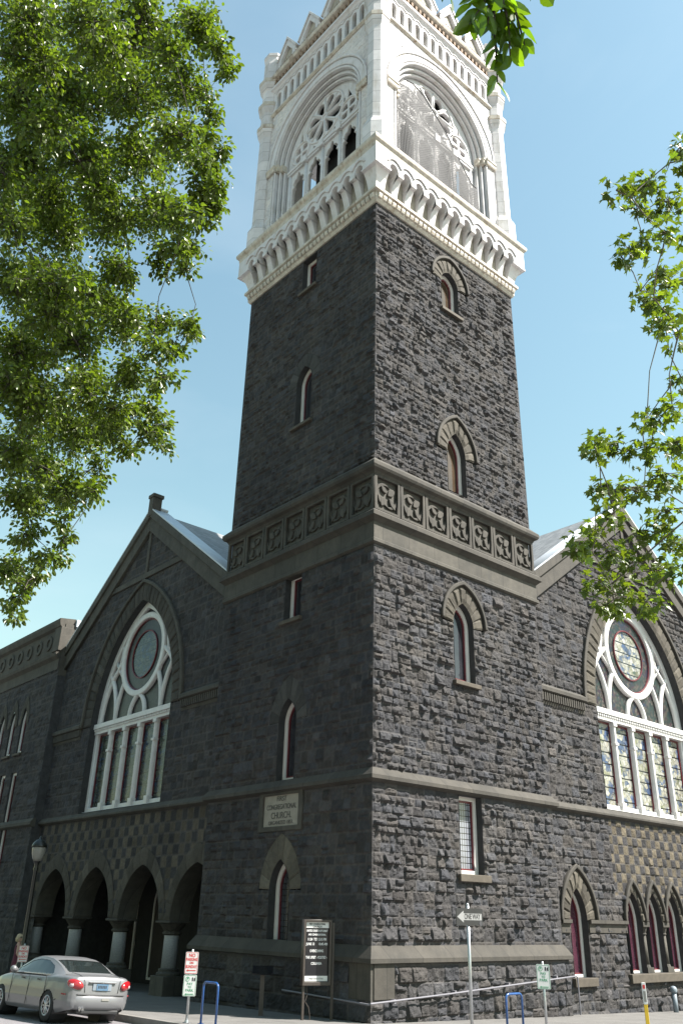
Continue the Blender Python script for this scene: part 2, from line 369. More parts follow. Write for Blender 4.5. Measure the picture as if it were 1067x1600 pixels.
def rock_wall(name, face, u0, u1, z0, z1, holes, m, parent, seed, pitch=.05, amp=.1, hr=(.19, .36), cols=None, check=None, top=None, flat=(), edge=(1, 1), var=.15):
    nu = int((u1-u0)/pitch)+1; nz = int((z1-z0)/pitch)+1
    U, Z = np.meshgrid(np.linspace(u0, u1, nu), np.linspace(z0, z1, nz)); U = U.ravel(); Z = Z.ravel()
    (x0, x1, y0, y1), bid, nb = blocks(U, Z, u0, u1, z0, z1, hr, seed)
    rng = np.random.RandomState(seed+1)
    base = cols or (.0500, .0495, .0535)
    tone = np.zeros((nb+1, 3)); val = rng.lognormal(0, var, nb+1)[:, None]
    tint = rng.rand(nb+1)[:, None]
    tone = np.array(base)*val*(1+(tint*np.array([.10, .03, -.07])-(1-tint)*np.array([.05, .01, -.05]))*min(1, var/.15))
    C = tone[bid]; lowz = np.zeros(len(U), bool)
    if check:
        for (fn, bw, bh, ct) in check:
            k = np.nonzero(fn(U, Z))[0]
            if not len(k): continue
            o, b2, par = checker(U[k], Z[k], bw, bh)
            for A_, B_ in zip((x0, x1, y0, y1), o): A_[k] = B_
            hv = .75+.5*hash2(b2, b2*0+3, seed)
            C[k] = np.where(par[:, None], (np.array([.105, .09, .068])*ct+np.array(base)*(1-ct))*hv[:, None], np.array(base)*(1-.2*ct)*hv[:, None])
            bid[k] = b2; lowz[k] = ct > .5
    de = np.minimum(np.minimum(U-x0, x1-U), np.minimum(Z-y0, y1-Z))
    lx = (U-(x0+x1)/2)/np.maximum(x1-x0, .01)*2; lz = (Z-(y0+y1)/2)/np.maximum(y1-y0, .01)*2
    hf = np.full(len(U), 9.0)
    for q in range(4):
        r1 = hash2(bid, bid*0+q, seed+11); r2 = hash2(bid, bid*0+q, seed+23); r3 = hash2(bid, bid*0+q, seed+37)
        hf = np.minimum(hf, .5+.6*r1+(r2-.5)*1.1*lx-(r3-.22)*1.15*lz)
    hf = np.clip(hf, 0, 1.1)
    n1 = vnoise(U*9, Z*9, seed)-.5; n2 = vnoise(U*21, Z*21, seed+5)-.5
    h = smooth01(de/.04)*(amp*(.16+.70*hf)*(.24+1.05*hash2(bid, bid*0+9, seed)**1.8)*np.where(lowz, .45, 1)+amp*(.36*n1+.26*n2)*np.where(lowz, .5, 1)) - .006
    h = np.where(de < .010, -.003, h)
    mort = de < .017
    C = np.where(mort[:, None], C*.45+np.array([.098, .093, .092])*(1 if cols is None else 5.5)*.55, C)
    fade = np.ones(len(U))
    for q0, q1 in flat: fade *= 1-smooth01((np.minimum(Z-q0, q1-Z)+.06)/.06)
    if edge[0]: fade *= smooth01((U-u0)/.07)
    if edge[1]: fade *= .35+.65*smooth01((u1-U)/.35); fade *= smooth01((u1-U)/.05)
    keepv = np.zeros(len(U), bool); NU = U.copy(); NZ = Z.copy()
    for P in holes:
        P_ = np.array(P); k = np.nonzero((U > P_[:, 0].min()-.2) & (U < P_[:, 0].max()+.2) & (Z > P_[:, 1].min()-.2) & (Z < P_[:, 1].max()+.2))[0]
        ins = in_poly(U[k], Z[k], P); d, bu, bz = near_poly(U[k], Z[k], P)
        fade[k] *= np.where(ins, 0, smooth01(d/.06)); keepv[k[ins]] = True
        kk = k[ins]; NU[kk] = bu[ins]; NZ[kk] = bz[ins]
    I = np.arange(nu*nz).reshape(nz, nu)
    F = np.stack([I[:-1, :-1], I[:-1, 1:], I[1:, 1:], I[1:, :-1]], -1).reshape(-1, 4)
    cu = U[F].mean(1); cz = Z[F].mean(1); keep = ~keepv[F].all(1)
    for P in holes: keep &= ~in_poly(cu, cz, P)
    if top is not None: keep &= cz < top(cu)
    F = F[keep]
    if face.ax == 'L': F = F[:, ::-1]
    V = face.arr(NU, -np.maximum(h*fade, -.02), NZ)
    used = np.unique(F); remap = np.zeros(len(U), np.int64); remap[used] = np.arange(len(used))
    return bigmesh(name, V[used], remap[F], m, parent, C[used])
def voussoirs(name, face, cu, ain, spin, apin, aout, spout, apout, nv, d0, m, parent, seed=3, amp=.06, base=(.068, .061, .05), legs=0):
    """ring of rough wedge stones between two arches; two vertical legs of stones are optional"""
    per = 7; nr = 5; n2 = 60
    def res(a, sp, ap):
        p = arc_pts(cu, a, sp, ap, n2); p = np.array(p); s = np.r_[0, np.cumsum(np.hypot(*np.diff(p, axis=0).T))]; s /= s[-1]
        return lambda t: np.stack([np.interp(t, s, p[:, 0]), np.interp(t, s, p[:, 1])], -1)
    fi, fo = res(ain, spin, apin), res(aout, spout, apout); rng = np.random.RandomState(seed)
    V = []; F = []; C = []
    for b in range(nv):
        tone = np.array(base)*rng.lognormal(0, .18); a, c, e = rng.uniform(-.5, .5), rng.uniform(-.5, .5), rng.uniform(.5, 1.1); n0 = len(V)
        for i in range(per):
            for j in range(nr):
                x = i/(per-1); y = j/(nr-1); t = (b+.006+.988*x)/nv; p = fi(t)*(1-y)+fo(t)*y
                ed = min(x, 1-x, y, 1-y); h = 0 if ed == 0 else amp*(e+a*(x-.5)+c*(y-.5)+rng.uniform(-.1, .1))
                V.append(face(p[0], -h-d0, p[1])); C.append(tone)
        for i in range(per-1):
            for j in range(nr-1): F.append([n0+i*nr+j, n0+i*nr+j+1, n0+(i+1)*nr+j+1, n0+(i+1)*nr+j])
    V = np.array(V); F = np.array(F)
    if face.ax == 'R': F = F[:, ::-1]
    F = F[:, ::-1]
    return bigmesh(name, V, F, m, parent, np.array(C))
def arch_ring(cu, a0, sp, ap0, a1, ap1, n=14):
    o = arc_pts(cu, a1, sp, ap1, n); i = arc_pts(cu, a0, sp, ap0, n); return o+i[::-1]
def reveal(face, outline, d0, d1, m, parent, closed=True, name='reveal'):
    n = len(outline); v = [face(u, d0, z) for u, z in outline]+[face(u, d1, z) for u, z in outline]
    f = [(i, (i+1) % n, n+(i+1) % n, n+i) for i in range(n if closed else n-1)]
    return pymesh(name, v, f, m, parent)
# ------------------------------------------------------------------ ground
def gz(x, y): return -3.06-.026*(x-.46)-.018*(y-.46)
KX = KY = -4.25; KERB = .15
def sheet(name, poly, dz, m, kind='structure', thick=0):
    v = [(x, y, gz(x, y)+dz) for x, y in poly]; n = len(poly); f = [tuple(range(n))]
    if thick:
        v += [(x, y, gz(x, y)+dz-thick) for x, y in poly]
        f += [(i, (i+1) % n, n+(i+1) % n, n+i) for i in range(n)]+[tuple(range(n, 2*n))[::-1]]
    o = pymesh(name, v, f, m); o['kind'] = kind; return o
def paving(name, col, joint, size):
    m, t, b = nodes(name); b.inputs['Roughness'].default_value = .85
    br = N(t, 'ShaderNodeTexBrick'); br.offset = 0; br.inputs['Scale'].default_value = 1; br.inputs['Brick Width'].default_value = size
    br.inputs['Row Height'].default_value = size; br.inputs['Mortar Size'].default_value = joint; br.inputs['Mortar Smooth'].default_value = .3
    n = noise(t, 1.2, 8, .7); a = ramp(t, n.outputs[0], [(.3, tuple(c*.78 for c in col)), (.7, tuple(c*1.15 for c in col))]).outputs[0]
    t.links.new(a, br.inputs['Color1']); t.links.new(a, br.inputs['Color2']); br.inputs['Mortar'].default_value = (*[c*.4 for c in col], 1)
    t.links.new(coords(t), br.inputs[0]); sp = noise(t, 90, 3)
    c = mixc(t, br.outputs[0], ramp(t, sp.outputs[0], [(.3, (.75, .75, .75)), (.7, (1.15, 1.15, 1.15))]).outputs[0], 1.0, 'MULTIPLY')
    t.links.new(c, b.inputs['Base Color']); bump(t, b, sp.outputs[0], .25, .01)
paving('concrete', (.135, .129, .123), .012, 1.5)
mat('kerb_concrete', (.17, .16, .15), .85, var=.2, vscale=3, bstr=.3)
mat('asphalt', (.165, .155, .165), .9, var=.18, vscale=1.5, bstr=.5, bscale=120, dirt=(.13, .122, .13), dscale=.5)
sheet('ground', [(-900, -900), (900, -900), (900, 900), (-900, 900)], -KERB-.25, 'asphalt')
sheet('road', [(-140, -140), (140, -140), (140, 140), (-140, 140)], -KERB, 'asphalt')
def quad(x0, y0, x1, y1, rc, corner):        # block with one rounded corner at (x0,y0)
    p = [(x0+rc-rc*math.cos(PI/2*k/10), y0+rc-rc*math.sin(PI/2*k/10)) for k in range(11)]
    return p+[(x1, y0), (x1, y1), (x0, y1)]
sheet('pavement', quad(KX+.16, KY+.16, 90, 90, 2.5, 0), 0, 'concrete', thick=.3)
def kerbstrip(rc=2.66):
    out = [(KX, 90)]+[(KX+rc-rc*math.cos(PI/2*k/10), KY+rc-rc*math.sin(PI/2*k/10)) for k in range(11)]+[(90, KY)]
    r2 = rc-.16; x0, y0 = KX+.16, KY+.16
    inn = [(x0, 90)]+[(x0+r2-r2*math.cos(PI/2*k/10), y0+r2-r2*math.sin(PI/2*k/10)) for k in range(11)]+[(90, y0)]
    n = len(out); v = [(x, y, gz(x, y)+.004) for x, y in out]+[(x, y, gz(x, y)+.004) for x, y in inn]+[(x, y, gz(x, y)-.3) for x, y in out]
    f = [(i, i+1, n+i+1, n+i) for i in range(n-1)]+[(i, 2*n+i, 2*n+i+1, i+1) for i in range(n-1)]
    o = pymesh('kerb', v, f, 'kerb_concrete'); o['kind'] = 'structure'
kerbstrip()
for nm, poly in (('far_pavement', [(-90, KY-11.5-60), (90, KY-11.5-60), (90, KY-11.5), (-16, KY-11.5), (-16, 90), (-90, 90)]),):
    sheet(nm, poly, 0, 'concrete', thick=.3)

# ------------------------------------------------------------------ the church
church = empty('church', 'large dark stone church with a white belfry on its tall corner tower', 'church')
church.scale = (1.04545,)*3
T0, T1 = .44, 8.36; TC = 4.4
FR, FL = Face('R', T0), Face('L', T0)           # tower faces
WR, WL = Face('R', .69), Face('L', .69)         # gabled wings
BASE = -3.75
ZTOP = 23.5
def window(face, shape, depth, glassm, sill=None, proud=.0, casing=.12, sash=.05, parent=None, name='window', cm='casing', revm='reveal_stone'):
    """shape(inset) -> outline"""
    o = plate(face, shape(-.01), [shape(casing)], depth-.07, depth+.06, cm, name, church, .012)
    reveal(face, shape(0), -.015, depth+.05, revm, o)
    if sash: plate(face, shape(casing-.01), [shape(casing+sash)], depth-.01, depth+.05, 'sash_red', 'sash', o)
    plate(face, shape(casing-.02), [], depth+.03, depth+.04, glassm, 'glass', o)
    if sill:
        u0, u1, zt, th = sill
        face.box(Acc(), u0, u1, -.14, depth, zt-th, zt-.005).build('sill', 'sill_stone', o, bevel=.015)
    return o
def lancet_shape(cu, a, sill, spring, apex): return lambda e: parch(cu, a-e, sill+e, spring, apex-1.25*e)
def rect_shape(u0, u1, z0, z1): return lambda e: rect(u0+e, u1-e, z0+e, z1-e)
def surround(o, face, cu, ai, sp, ap, ao, sp2, ap2, nv, m='tan_rock', base=(.068, .061, .05), hood=True, hm='trim', d0=.02, seed=3, amp=.05):
    voussoirs('arch_stones', face, cu, ai, sp, ap, ao, sp2, ap2, nv, d0, m, o, seed, amp, base)
    if hood: plate(face, arch_ring(cu, ao-.01, sp2, ap2-.012, ao+.11, ap2+.13), [], -.13, .02, hm, 'hood_mould', o, .03)
# tower windows: centre 4.4 on both faces
RW = [('A', 20.4, 21.75, 22.35), ('B', 12.6, 14.1, 15.0), ('C', 6.0, 7.85, 8.6)]
holesR = []; holesL = []
for kind, sl_, sp, ap in RW:
    sh = lancet_shape(TC-.02, .48, sl_, sp, ap); holesR.append(sh(0)); P = parch(TC-.02, .98, sp, sp, ap+.62); holesR.append(P)
    o = window(FR, sh, .28, 'glass_beige' if kind != 'C' else 'glass_dark', None if kind == 'B' else (TC-.6, TC+.6, sl_, .14))
    o['label'] = {'A': 'small round topped window below the white belfry cornice', 'B': 'narrow arched window standing on the carved band', 'C': 'tall arched window with a tan sill below the carved band'}[kind]
    surround(o, FR, TC-.02, .48, sp, ap, .98, sp+.05, ap+.62, 9, seed=ord(kind))
    reveal(FR, arc_pts(TC-.02, .98, sp+.05, ap+.62), -.03, .06, 'reveal_stone', o, False, 'backing')
sh = rect_shape(3.86, 4.86, .5, 2.62); holesR.append(sh(0))
window(FR, sh, .28, 'glass_lattice_R', (3.7, 5.02, .5, .2), casing=.11)['label'] = 'square headed leaded window with white casing and red sash'
for kind, u0, u1, z0, z1 in (('a', 3.86, 4.72, 21.7, 23.32), ('b', 3.88, 4.74, 8.05, 9.66)):
    sh = rect_shape(u0, u1, z0, z1); holesL.append(sh(0)); window(FL, sh, .3, 'glass_dark', (u0-.12, u1+.12, z0, .14))
for kind, a, sl_, sp, ap, ring in (('c', .44, 15.45, 17.3, 18.0, .55), ('d', .43, 2.98, 4.75, 5.45, .75), ('e', .46, -1.5, .0, .8, .7)):
    sh = lancet_shape(TC-.12, a, sl_, sp, ap); holesL.append(sh(0)); holesL.append(parch(TC-.12, a+.5, sp, sp, ap+ring))
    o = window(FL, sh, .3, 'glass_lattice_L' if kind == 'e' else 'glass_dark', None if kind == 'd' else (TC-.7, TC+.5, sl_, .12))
    surround(o, FL, TC-.12, a, sp, ap, a+.5, sp+.02, ap+ring, 9, hood=False, base=(.075, .068, .056) if kind == 'e' else (.05, .048, .046), amp=.02, d0=0, seed=ord(kind))
# plaque, cornerstone recess
holesL.append(rect(3.33, 5.41, 1.57, 2.70))
pf = plate(FL, rect(3.32, 5.42, 1.56, 2.71), [rect(3.52, 5.22, 1.70, 2.58)], -.06, .1, 'trim_shade_tone', 'plaque', church, .02)
plate(FL, rect(3.5, 5.24, 1.68, 2.6), [], .0, .1, 'plaque_stone', 'slab', pf)
tf = lambda u, z: (lambda x, y, o: FL(u-x, -.002-o, z+y))
for body, dz, sz, wd in (('FIRST', .33, .2, .5), ('CONGREGATIONAL', .1, .21, 1.42), ('CHURCH.', -.14, .26, .95), ('ORGANIZED 1851.', -.34, .15, 1.2)):
    text(body, sz, 'ink', tf(4.37, 2.14+dz), 'lettering', pf, wd, depth=.006)
# corner blocks at the plinth
FR.box(Acc(), T0-.02, 1.12, -.13, .05, -2.45, -1.62).build('corner_block', 'trim', church, bevel=.01)
FL.box(Acc(), T0-.10, 1.13, -.115, .05, -2.46, -1.61).build('corner_block', 'trim_shade_tone', church, bevel=.01)
# tower walls
for face, holes, seed, pit, amp in ((FR, holesR, 5, .036, .135), (FL, holesL, 8, .05, .11)):
    rock_wall('tower_wall', face, T0, T1, -1.42, 9.62, holes, 'basalt', church, seed, pit, amp, flat=((-1.5, -1.25), (2.55, 3.02), (9.5, 9.8)))
    rock_wall('tower_wall', face, T0, T1, 12.15, ZTOP, holes, 'basalt', church, seed+20, pit, amp*.95, hr=(.15, .31), flat=((12, 12.5), (23.3, 24)))
    f2 = Face(face.ax, T0-.10)
    rock_wall('plinth_wall', f2, T0-.10, T1+.1, BASE, -1.5, [rect(T0-.2, 1.12, -2.45, -1.62)], 'basalt', church, seed+40, pit, amp, hr=(.36, .46), flat=((-1.75, -1.3),))
A = Acc(); A.box((T0+.6, T1-.3, BASE), (T1, T1, ZTOP)); A.box((T1-.3, T0+.6, BASE), (T1, T1-.31, ZTOP)); A.build('tower_back_wall', 'stone_plain', church)
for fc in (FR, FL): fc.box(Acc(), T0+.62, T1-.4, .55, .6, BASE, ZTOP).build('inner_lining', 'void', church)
SQ = (T0, T1)
ring_moulding('plinth_course', [(.0, -1.70), (.2, -1.66), (.2, -1.56), (.02, -1.28), (-.3, -1.28), (-.3, -1.70)], 'trim', church, SQ)
ring_moulding('string_course', [(-.3, 2.63), (.02, 2.63), (.17, 2.70), (.17, 2.80), (.02, 3.0), (-.3, 3.0)], 'trim', church, SQ)
ring_moulding('ledge_course', [(-.3, 9.55), (.03, 9.55), (.10, 9.60), (.10, 9.70), (.05, 9.74), (.05, 10.28), (-.3, 10.28)], 'trim_shade_tone', church, SQ)
ring_moulding('frieze_cornice', [(-.3, 10.28), (.06, 10.28), (.14, 10.36), (.22, 10.42), (.22, 10.56), (.05, 10.70), (-.3, 10.70)], 'trim', church, SQ)
ring_moulding('frieze_cornice', [(-.3, 11.93), (.05, 11.93), (.10, 12.02), (.20, 12.08), (.24, 12.16), (.24, 12.28), (.0, 12.52), (-.3, 12.52)], 'trim', church, SQ)
ring_moulding('frieze', [(-.3, 10.70), (-.06, 10.70), (-.06, 11.93), (-.3, 11.93)], 'carved', church, SQ)
def leaf_poly(cx, cz, L, W, ang, n=8):
    pts = []
    for k in range(2*n):
        t = k/n; x = (t if t <= 1 else 2-t); y = math.sin(PI*x)**.8*W*(1 if t <= 1 else -1)
        x = (x-.0)*L; pts.append((cx+x*math.cos(ang)-y*math.sin(ang), cz+x*math.sin(ang)+y*math.cos(ang)))
    return pts
def crescent(cx, cz, R, w, a0, a1, n=10):
    o = [(cx+R*math.cos(a0+(a1-a0)*k/n), cz+R*math.sin(a0+(a1-a0)*k/n)) for k in range(n+1)]
    i = [(cx+(R-w*math.sin(PI*k/n))*math.cos(a0+(a1-a0)*k/n), cz+(R-w*math.sin(PI*k/n))*math.sin(a0+(a1-a0)*k/n)) for k in range(1, n)]
    return o+i[::-1]
for face, tm in ((FR, 'trim'), (FL, 'trim_shade_tone')):
    for k in range(7):
        u0 = T0-.05+k*1.146; A = Acc()
        pan = plate(face, rect(u0+.02, u0+1.13, 10.70, 11.93), [rect(u0+.13, u0+1.03, 10.79, 11.86)], -.06, .05, tm, 'frieze_panel', church, .012)
        c, z = u0+.58, 11.3
        for q, (P, nm) in enumerate([(crescent(c-.1, z+.12, .32, .11, .2*PI, 1.15*PI), 'scroll'), (crescent(c+.16, z-.1, .3, .11, 1.2*PI, 2.2*PI), 'scroll'),
              (leaf_poly(c-.36, z-.02, .42, .10, -.9), 'leaf'), (leaf_poly(c-.1, z-.05, .36, .1, -1.9), 'leaf'), (leaf_poly(c+.05, z+.05, .4, .11, .7), 'leaf'),
              (leaf_poly(c+.12, z-.02, .44, .09, -.95), 'leaf'), (leaf_poly(c-.02, z+.1, .3, .09, 2.3), 'leaf')]):
            plate(face, P, [], (.006 if face is FR else .016)-.004*q, .07, tm, nm, pan, .02)
# ---------------- white machicolated cornice
ZB = 23.5
ring_moulding('bead_course', [(-.3, ZB-.1), (.06, ZB-.1), (.12, ZB), (.12, ZB+.32), (.25, ZB+.36), (.25, ZB+.48), (.12, ZB+.52), (-.3, ZB+.52)], 'white_dirty', church, SQ)
for face in (FR, FL):
    A = Acc()
    n = 34
    for k in range(n):
        u = T0-.08+(T1-T0+.16)*(k+.5)/n; p = [(-.10, .02), (-.19, .06), (-.225, .15), (-.225, .24), (-.17, .31), (-.10, .33)]
        run_moulding(A, face, u-.083, u+.083, [(d, ZB+z) for d, z in p])
    A.build('bead_moulding', 'white_dirty', church)
ZC = ZB+.52
ring_moulding('corbel_backing', [(-.3, ZC), (.03, ZC), (.03, 25.75), (-.3, 25.75)], 'niche_dirty', church, SQ)
PIT = .70; NW = .20; FD = .50
corb_me = {}
for face in (FR, FL):
    nic = [TC+(k-5)*PIT for k in range(11)]; zs = 25.05
    FE = FD-.005; band = [(T0-FE, 25.72), (T0-FE, zs-.22)]
    for c in nic: band += [(x, z) for x, z in [(c-NW, zs-.22)]+arc_pts(c, NW, zs, zs+NW*1.15, 6)[::-1]+[(c+NW, zs-.22)]]
    band += [(T1+FE, zs-.22), (T1+FE, 25.72)]
    plate(face, band, [], -FD, -.03, 'white_stone', 'corbel_band', church, .012)
    def prof(w):   # side profile of a corbel
        return [(-.03, ZC), (-.12, ZC), (-.16, ZC+.25), (-.25, ZC+.55), (-.38, ZC+.82), (-FD-.015, ZC+.99), (-FD-.015, zs-.219), (-.03, zs-.219)]
    mids = [TC+(k-4.5)*PIT for k in range(10)]
    hw = PIT/2-NW
    for k, u in enumerate(mids):
        if face.ax not in corb_me:
            o = run_moulding(Acc(), face, -hw, hw, prof(0)).build('corbel', 'white_stone', church, bevel=.015); corb_me[face.ax] = o
        else: o = corb_me[face.ax].copy(); COL.objects.link(o)
        o.location = (u, 0, 0) if face.ax == 'R' else (0, u, 0)
    # scalloped roll above the niches
    pts = []
    for c in nic:
        for t in range(9): pts.append(face(c-PIT/2+PIT*t/8, -FD-.03, zs+.20+.24*math.sin(PI*t/8)**.8))
    Acc().tube(pts, .035, 6).build('scallop_roll', 'white_stone', church)
for (cx, cy) in ((T0, T0), (T1, T0), (T0, T1)):
    sx = -1 if cx == T0 else 1; sy = -1 if cy == T0 else 1; E_ = .3
    v = []; P = [(-.03, ZC), (-.12, ZC), (-.16, ZC+.25), (-.25, ZC+.55), (-.38, ZC+.80), (-FD-.015, 24.83), (-FD-.015, 24.90), (-FD+.01, 24.93)]
    for d, z in P:
        o = -d; v += [(cx+sx*o, cy+sy*o, z), (cx-sx*E_, cy+sy*o, z), (cx-sx*E_, cy-sy*E_, z), (cx+sx*o, cy-sy*E_, z)]
    n = len(P); Acc().add(v, [(i*4+k, i*4+(k+1) % 4, (i+1)*4+(k+1) % 4, (i+1)*4+k) for i in range(n-1) for k in range(4)]+[((n-1)*4, (n-1)*4+1, (n-1)*4+2, (n-1)*4+3)]).build('corner_corbel', 'white_stone', church)
ring_moulding('cornice', [(-.3, 25.68), (FD+.0, 25.68), (FD+.02, 25.86), (FD+.10, 25.95), (FD+.12, 26.02), (FD+.12, 26.12), (FD+.04, 26.16), (.0, 26.42), (-.6, 26.42)], 'white_dirty', church, SQ)
# ---------------- belfry
BZ0, BZ1 = 26.3, 34.6; ASP = 30.75
def barch(r, base=BZ0): return [(TC-r, base), (TC+r, base)]+arc_pts(TC, r, ASP, ASP+r*1.02, 20)
for face, seed in ((FR, 61), (FL, 67)):
    rock_wall('belfry_wall', face, T0, T1, BZ0, BZ1, [barch(3.02)], 'white_rock', church, seed, .05, .035, (.28, .4), cols=(.54, .525, .53), var=.05, edge=(0, 0))
    arch = plate(face, rect(TC-3.12, TC+3.12, BZ0, ASP+3.2), [barch(2.88, BZ0+.01)], .03, .2, 'white_stone', 'belfry_arch', church, .03)
    plate(face, arch_ring(TC, 3.0, ASP, ASP+3.06, 3.32, ASP+3.38, 24), [], -.05, .1, 'white_stone', 'arch_band', arch, .03)
    plate(face, arch_ring(TC, 3.34, ASP, ASP+3.40, 3.44, ASP+3.50, 24), [], -.11, .1, 'white_stone', 'hood_mould', arch, .03)
    plate(face, rect(TC-3.1, TC+3.1, BZ0, ASP+3.15), [barch(2.72, BZ0+.01)], .205, .36, 'white_stone', 'arch_order', arch, .05)
    plate(face, rect(TC-3.0, TC+3.0, BZ0, ASP+3.0), [barch(2.58, BZ0+.01)], .365, .52, 'white_stone', 'arch_order', arch, .05)
    plate(face, rect(TC-3.0, TC+3.0, BZ0, ASP+2.9), [barch(2.45, BZ0+.01)], .525, .74, 'white_stone', 'arch_order', arch, .05)
    for rr, dd in ((2.92, .02), (2.76, .2), (2.62, .36)):
        Acc().tube([face(x, dd, z) for x, z in barch(rr)[1:]+barch(rr)[:1]], .055, 7, False).build('arch_roll', 'white_stone', arch, True)
    for sgn in (-1, 1):
        for q, (a, b, d0, d1) in enumerate(((2.84, 3.44, -.10, .10), (2.70, 2.97, .0, .25), (2.55, 2.79, .17, .42))):
            u0, u1 = sorted((TC+sgn*a, TC+sgn*b)); A = Acc()
            run_moulding(A, face, u0, u1, [(d1, 30.42), (d0, 30.42), (d0-.03, 30.48), (d0-.03, 30.60), (d0-.07, 30.66), (d0-.07, 30.74), (d0, 30.80-.003*q), (d1, 30.80-.003*q)])
            A.build('impost', 'white_dirty', arch)
    # tracery
    TZ = 30.3; D0, D1 = .50, .68; wc = 31.92; WRD = 1.28
    holes = []
    for k in range(4):
        c = TC+(k-1.5)*1.16; a = .42
        holes.append([(c-a, BZ0+.2), (c+a, BZ0+.2), (c+a, 29.15), (c+a-.13, 29.2), (c+a-.02, 29.38), (c+.26, 29.6), (c+.12, 29.62), (c+.09, 29.82), (c, 29.92), (c-.09, 29.82), (c-.12, 29.62), (c-.26, 29.6), (c-a+.02, 29.38), (c-a+.13, 29.2), (c-a, 29.15)])
    def petal(cx, cz, r0, r1, t, ha, n=6):
        P = [(cx+r0*math.cos(t-ha*.35), cz+r0*math.sin(t-ha*.35))]
        for j in range(n+1):
            f = j/n; aa = t-ha+2*ha*f; rr = r1-(.12*(2*f-1)**2)*(r1-r0)*2.2; P.append((cx+rr*math.cos(aa), cz+rr*math.sin(aa)))
        P.append((cx+r0*math.cos(t+ha*.35), cz+r0*math.sin(t+ha*.35))); return P
    for k in range(8): holes.append(petal(TC, wc, .24, WRD-.1, 2*PI*(k+.5)/8, .29))
    for sgn in (-1, 1):
        for k in range(4): holes.append(petal(TC+sgn*1.62, 31.02, .1, .52, 2*PI*(k+.5)/4, .55, 5))
        for P in ([(.42, 30.42), (.86, 30.42), (.72, 30.72)], [(1.06, 31.68), (1.34, 31.62), (1.42, 32.0)], [(1.55, 31.74), (1.85, 31.66), (1.60, 32.25)], [(2.2, 30.42), (2.34, 30.42), (2.30, 30.8)]):
            P = [(TC+sgn*x, z) for x, z in P]; holes.append(P if sgn > 0 else P[::-1])
    tr = plate(face, barch(2.5, BZ0+.05), holes, D0, D1, 'white_stone', 'tracery', arch, .02)
    A = Acc(); face.box(A, TC-2.45, TC+2.45, D0-.1, D1-.02, 30.02, 30.14); face.box(A, TC-2.45, TC+2.45, D0-.14, D1-.025, 30.143, 30.3)
    A.build('transom', 'white_stone', tr, bevel=.02)
    for k in (-1, 0, 1): face.box(Acc(), TC+k*1.16-.15, TC+k*1.16+.15, D0-.2, D1-.03, 29.98, 30.36).build('transom_block', 'white_stone', tr, bevel=.02)
    for q in range(8):
        t = 2*PI*q/8; Acc().tube([face(TC+.17*math.cos(t), D0, wc+.17*math.sin(t)), face(TC+WRD*math.cos(t), D0, wc+WRD*math.sin(t))], .05, 6).build('spoke', 'white_stone', tr, True)
    for rr, cc, zz in ((WRD, TC, wc), (.19, TC, wc), (.6, TC-1.62, 31.02), (.6, TC+1.62, 31.02)):
        Acc().tube([face(x, D0, z) for x, z in circle(cc, zz, rr, 28)+[(cc+rr, zz)]], .06, 6).build('rose_ring', 'white_stone', tr, True)
    for k in range(5): Acc().tube([face(TC+(k-2)*1.16, D0, BZ0), face(TC+(k-2)*1.16, D0, 30.0)], .085, 8).build('colonnette', 'white_stone', tr, True)
    ring = moulding('belfry_course', face, T0, T1, [(.1, 34.52), (-.04, 34.52), (-.12, 34.6), (-.12, 34.68), (-.03, 34.76), (.1, 34.76)], 'white_dirty', church)
    # blind arcade under the top cornice
    nic = [TC+(k-5)*.5 for k in range(-1, 12)]
    plate(face, rect(T0, T1, 34.76, 36.2), [parch(c, .145, 34.86, 35.72, 35.9, 6) for c in nic], -.05, .17, 'white_stone', 'arcade_band', church, .015)
    face.box(Acc(), T0+.2, T1-.2, .18, .25, 34.7, 36.2).build('arcade_backing', 'niche_dirty', church)
    pts = []
    for c in nic:
        for t in range(7): pts.append(face(c-.25+.5*t/6, -.07, 35.96+.13*math.sin(PI*t/6)))
    Acc().tube(pts, .03, 6).build('scallop_roll', 'white_stone', church)
ring_moulding('top_cornice', [(-.5, 36.2), (.06, 36.2), (.12, 36.3), (.2, 36.36), (.2, 36.5), (.08, 36.55), (.08, 36.62), (-.4, 36.62)], 'white_stone', church, SQ)
ring_moulding('top_cornice', [(-.5, 36.62), (.02, 36.62), (.02, 36.95), (.26, 37.02), (.3, 37.12), (.3, 37.24), (.1, 37.4), (.02, 37.62), (-.5, 37.62)], 'white_dirty', church, SQ)
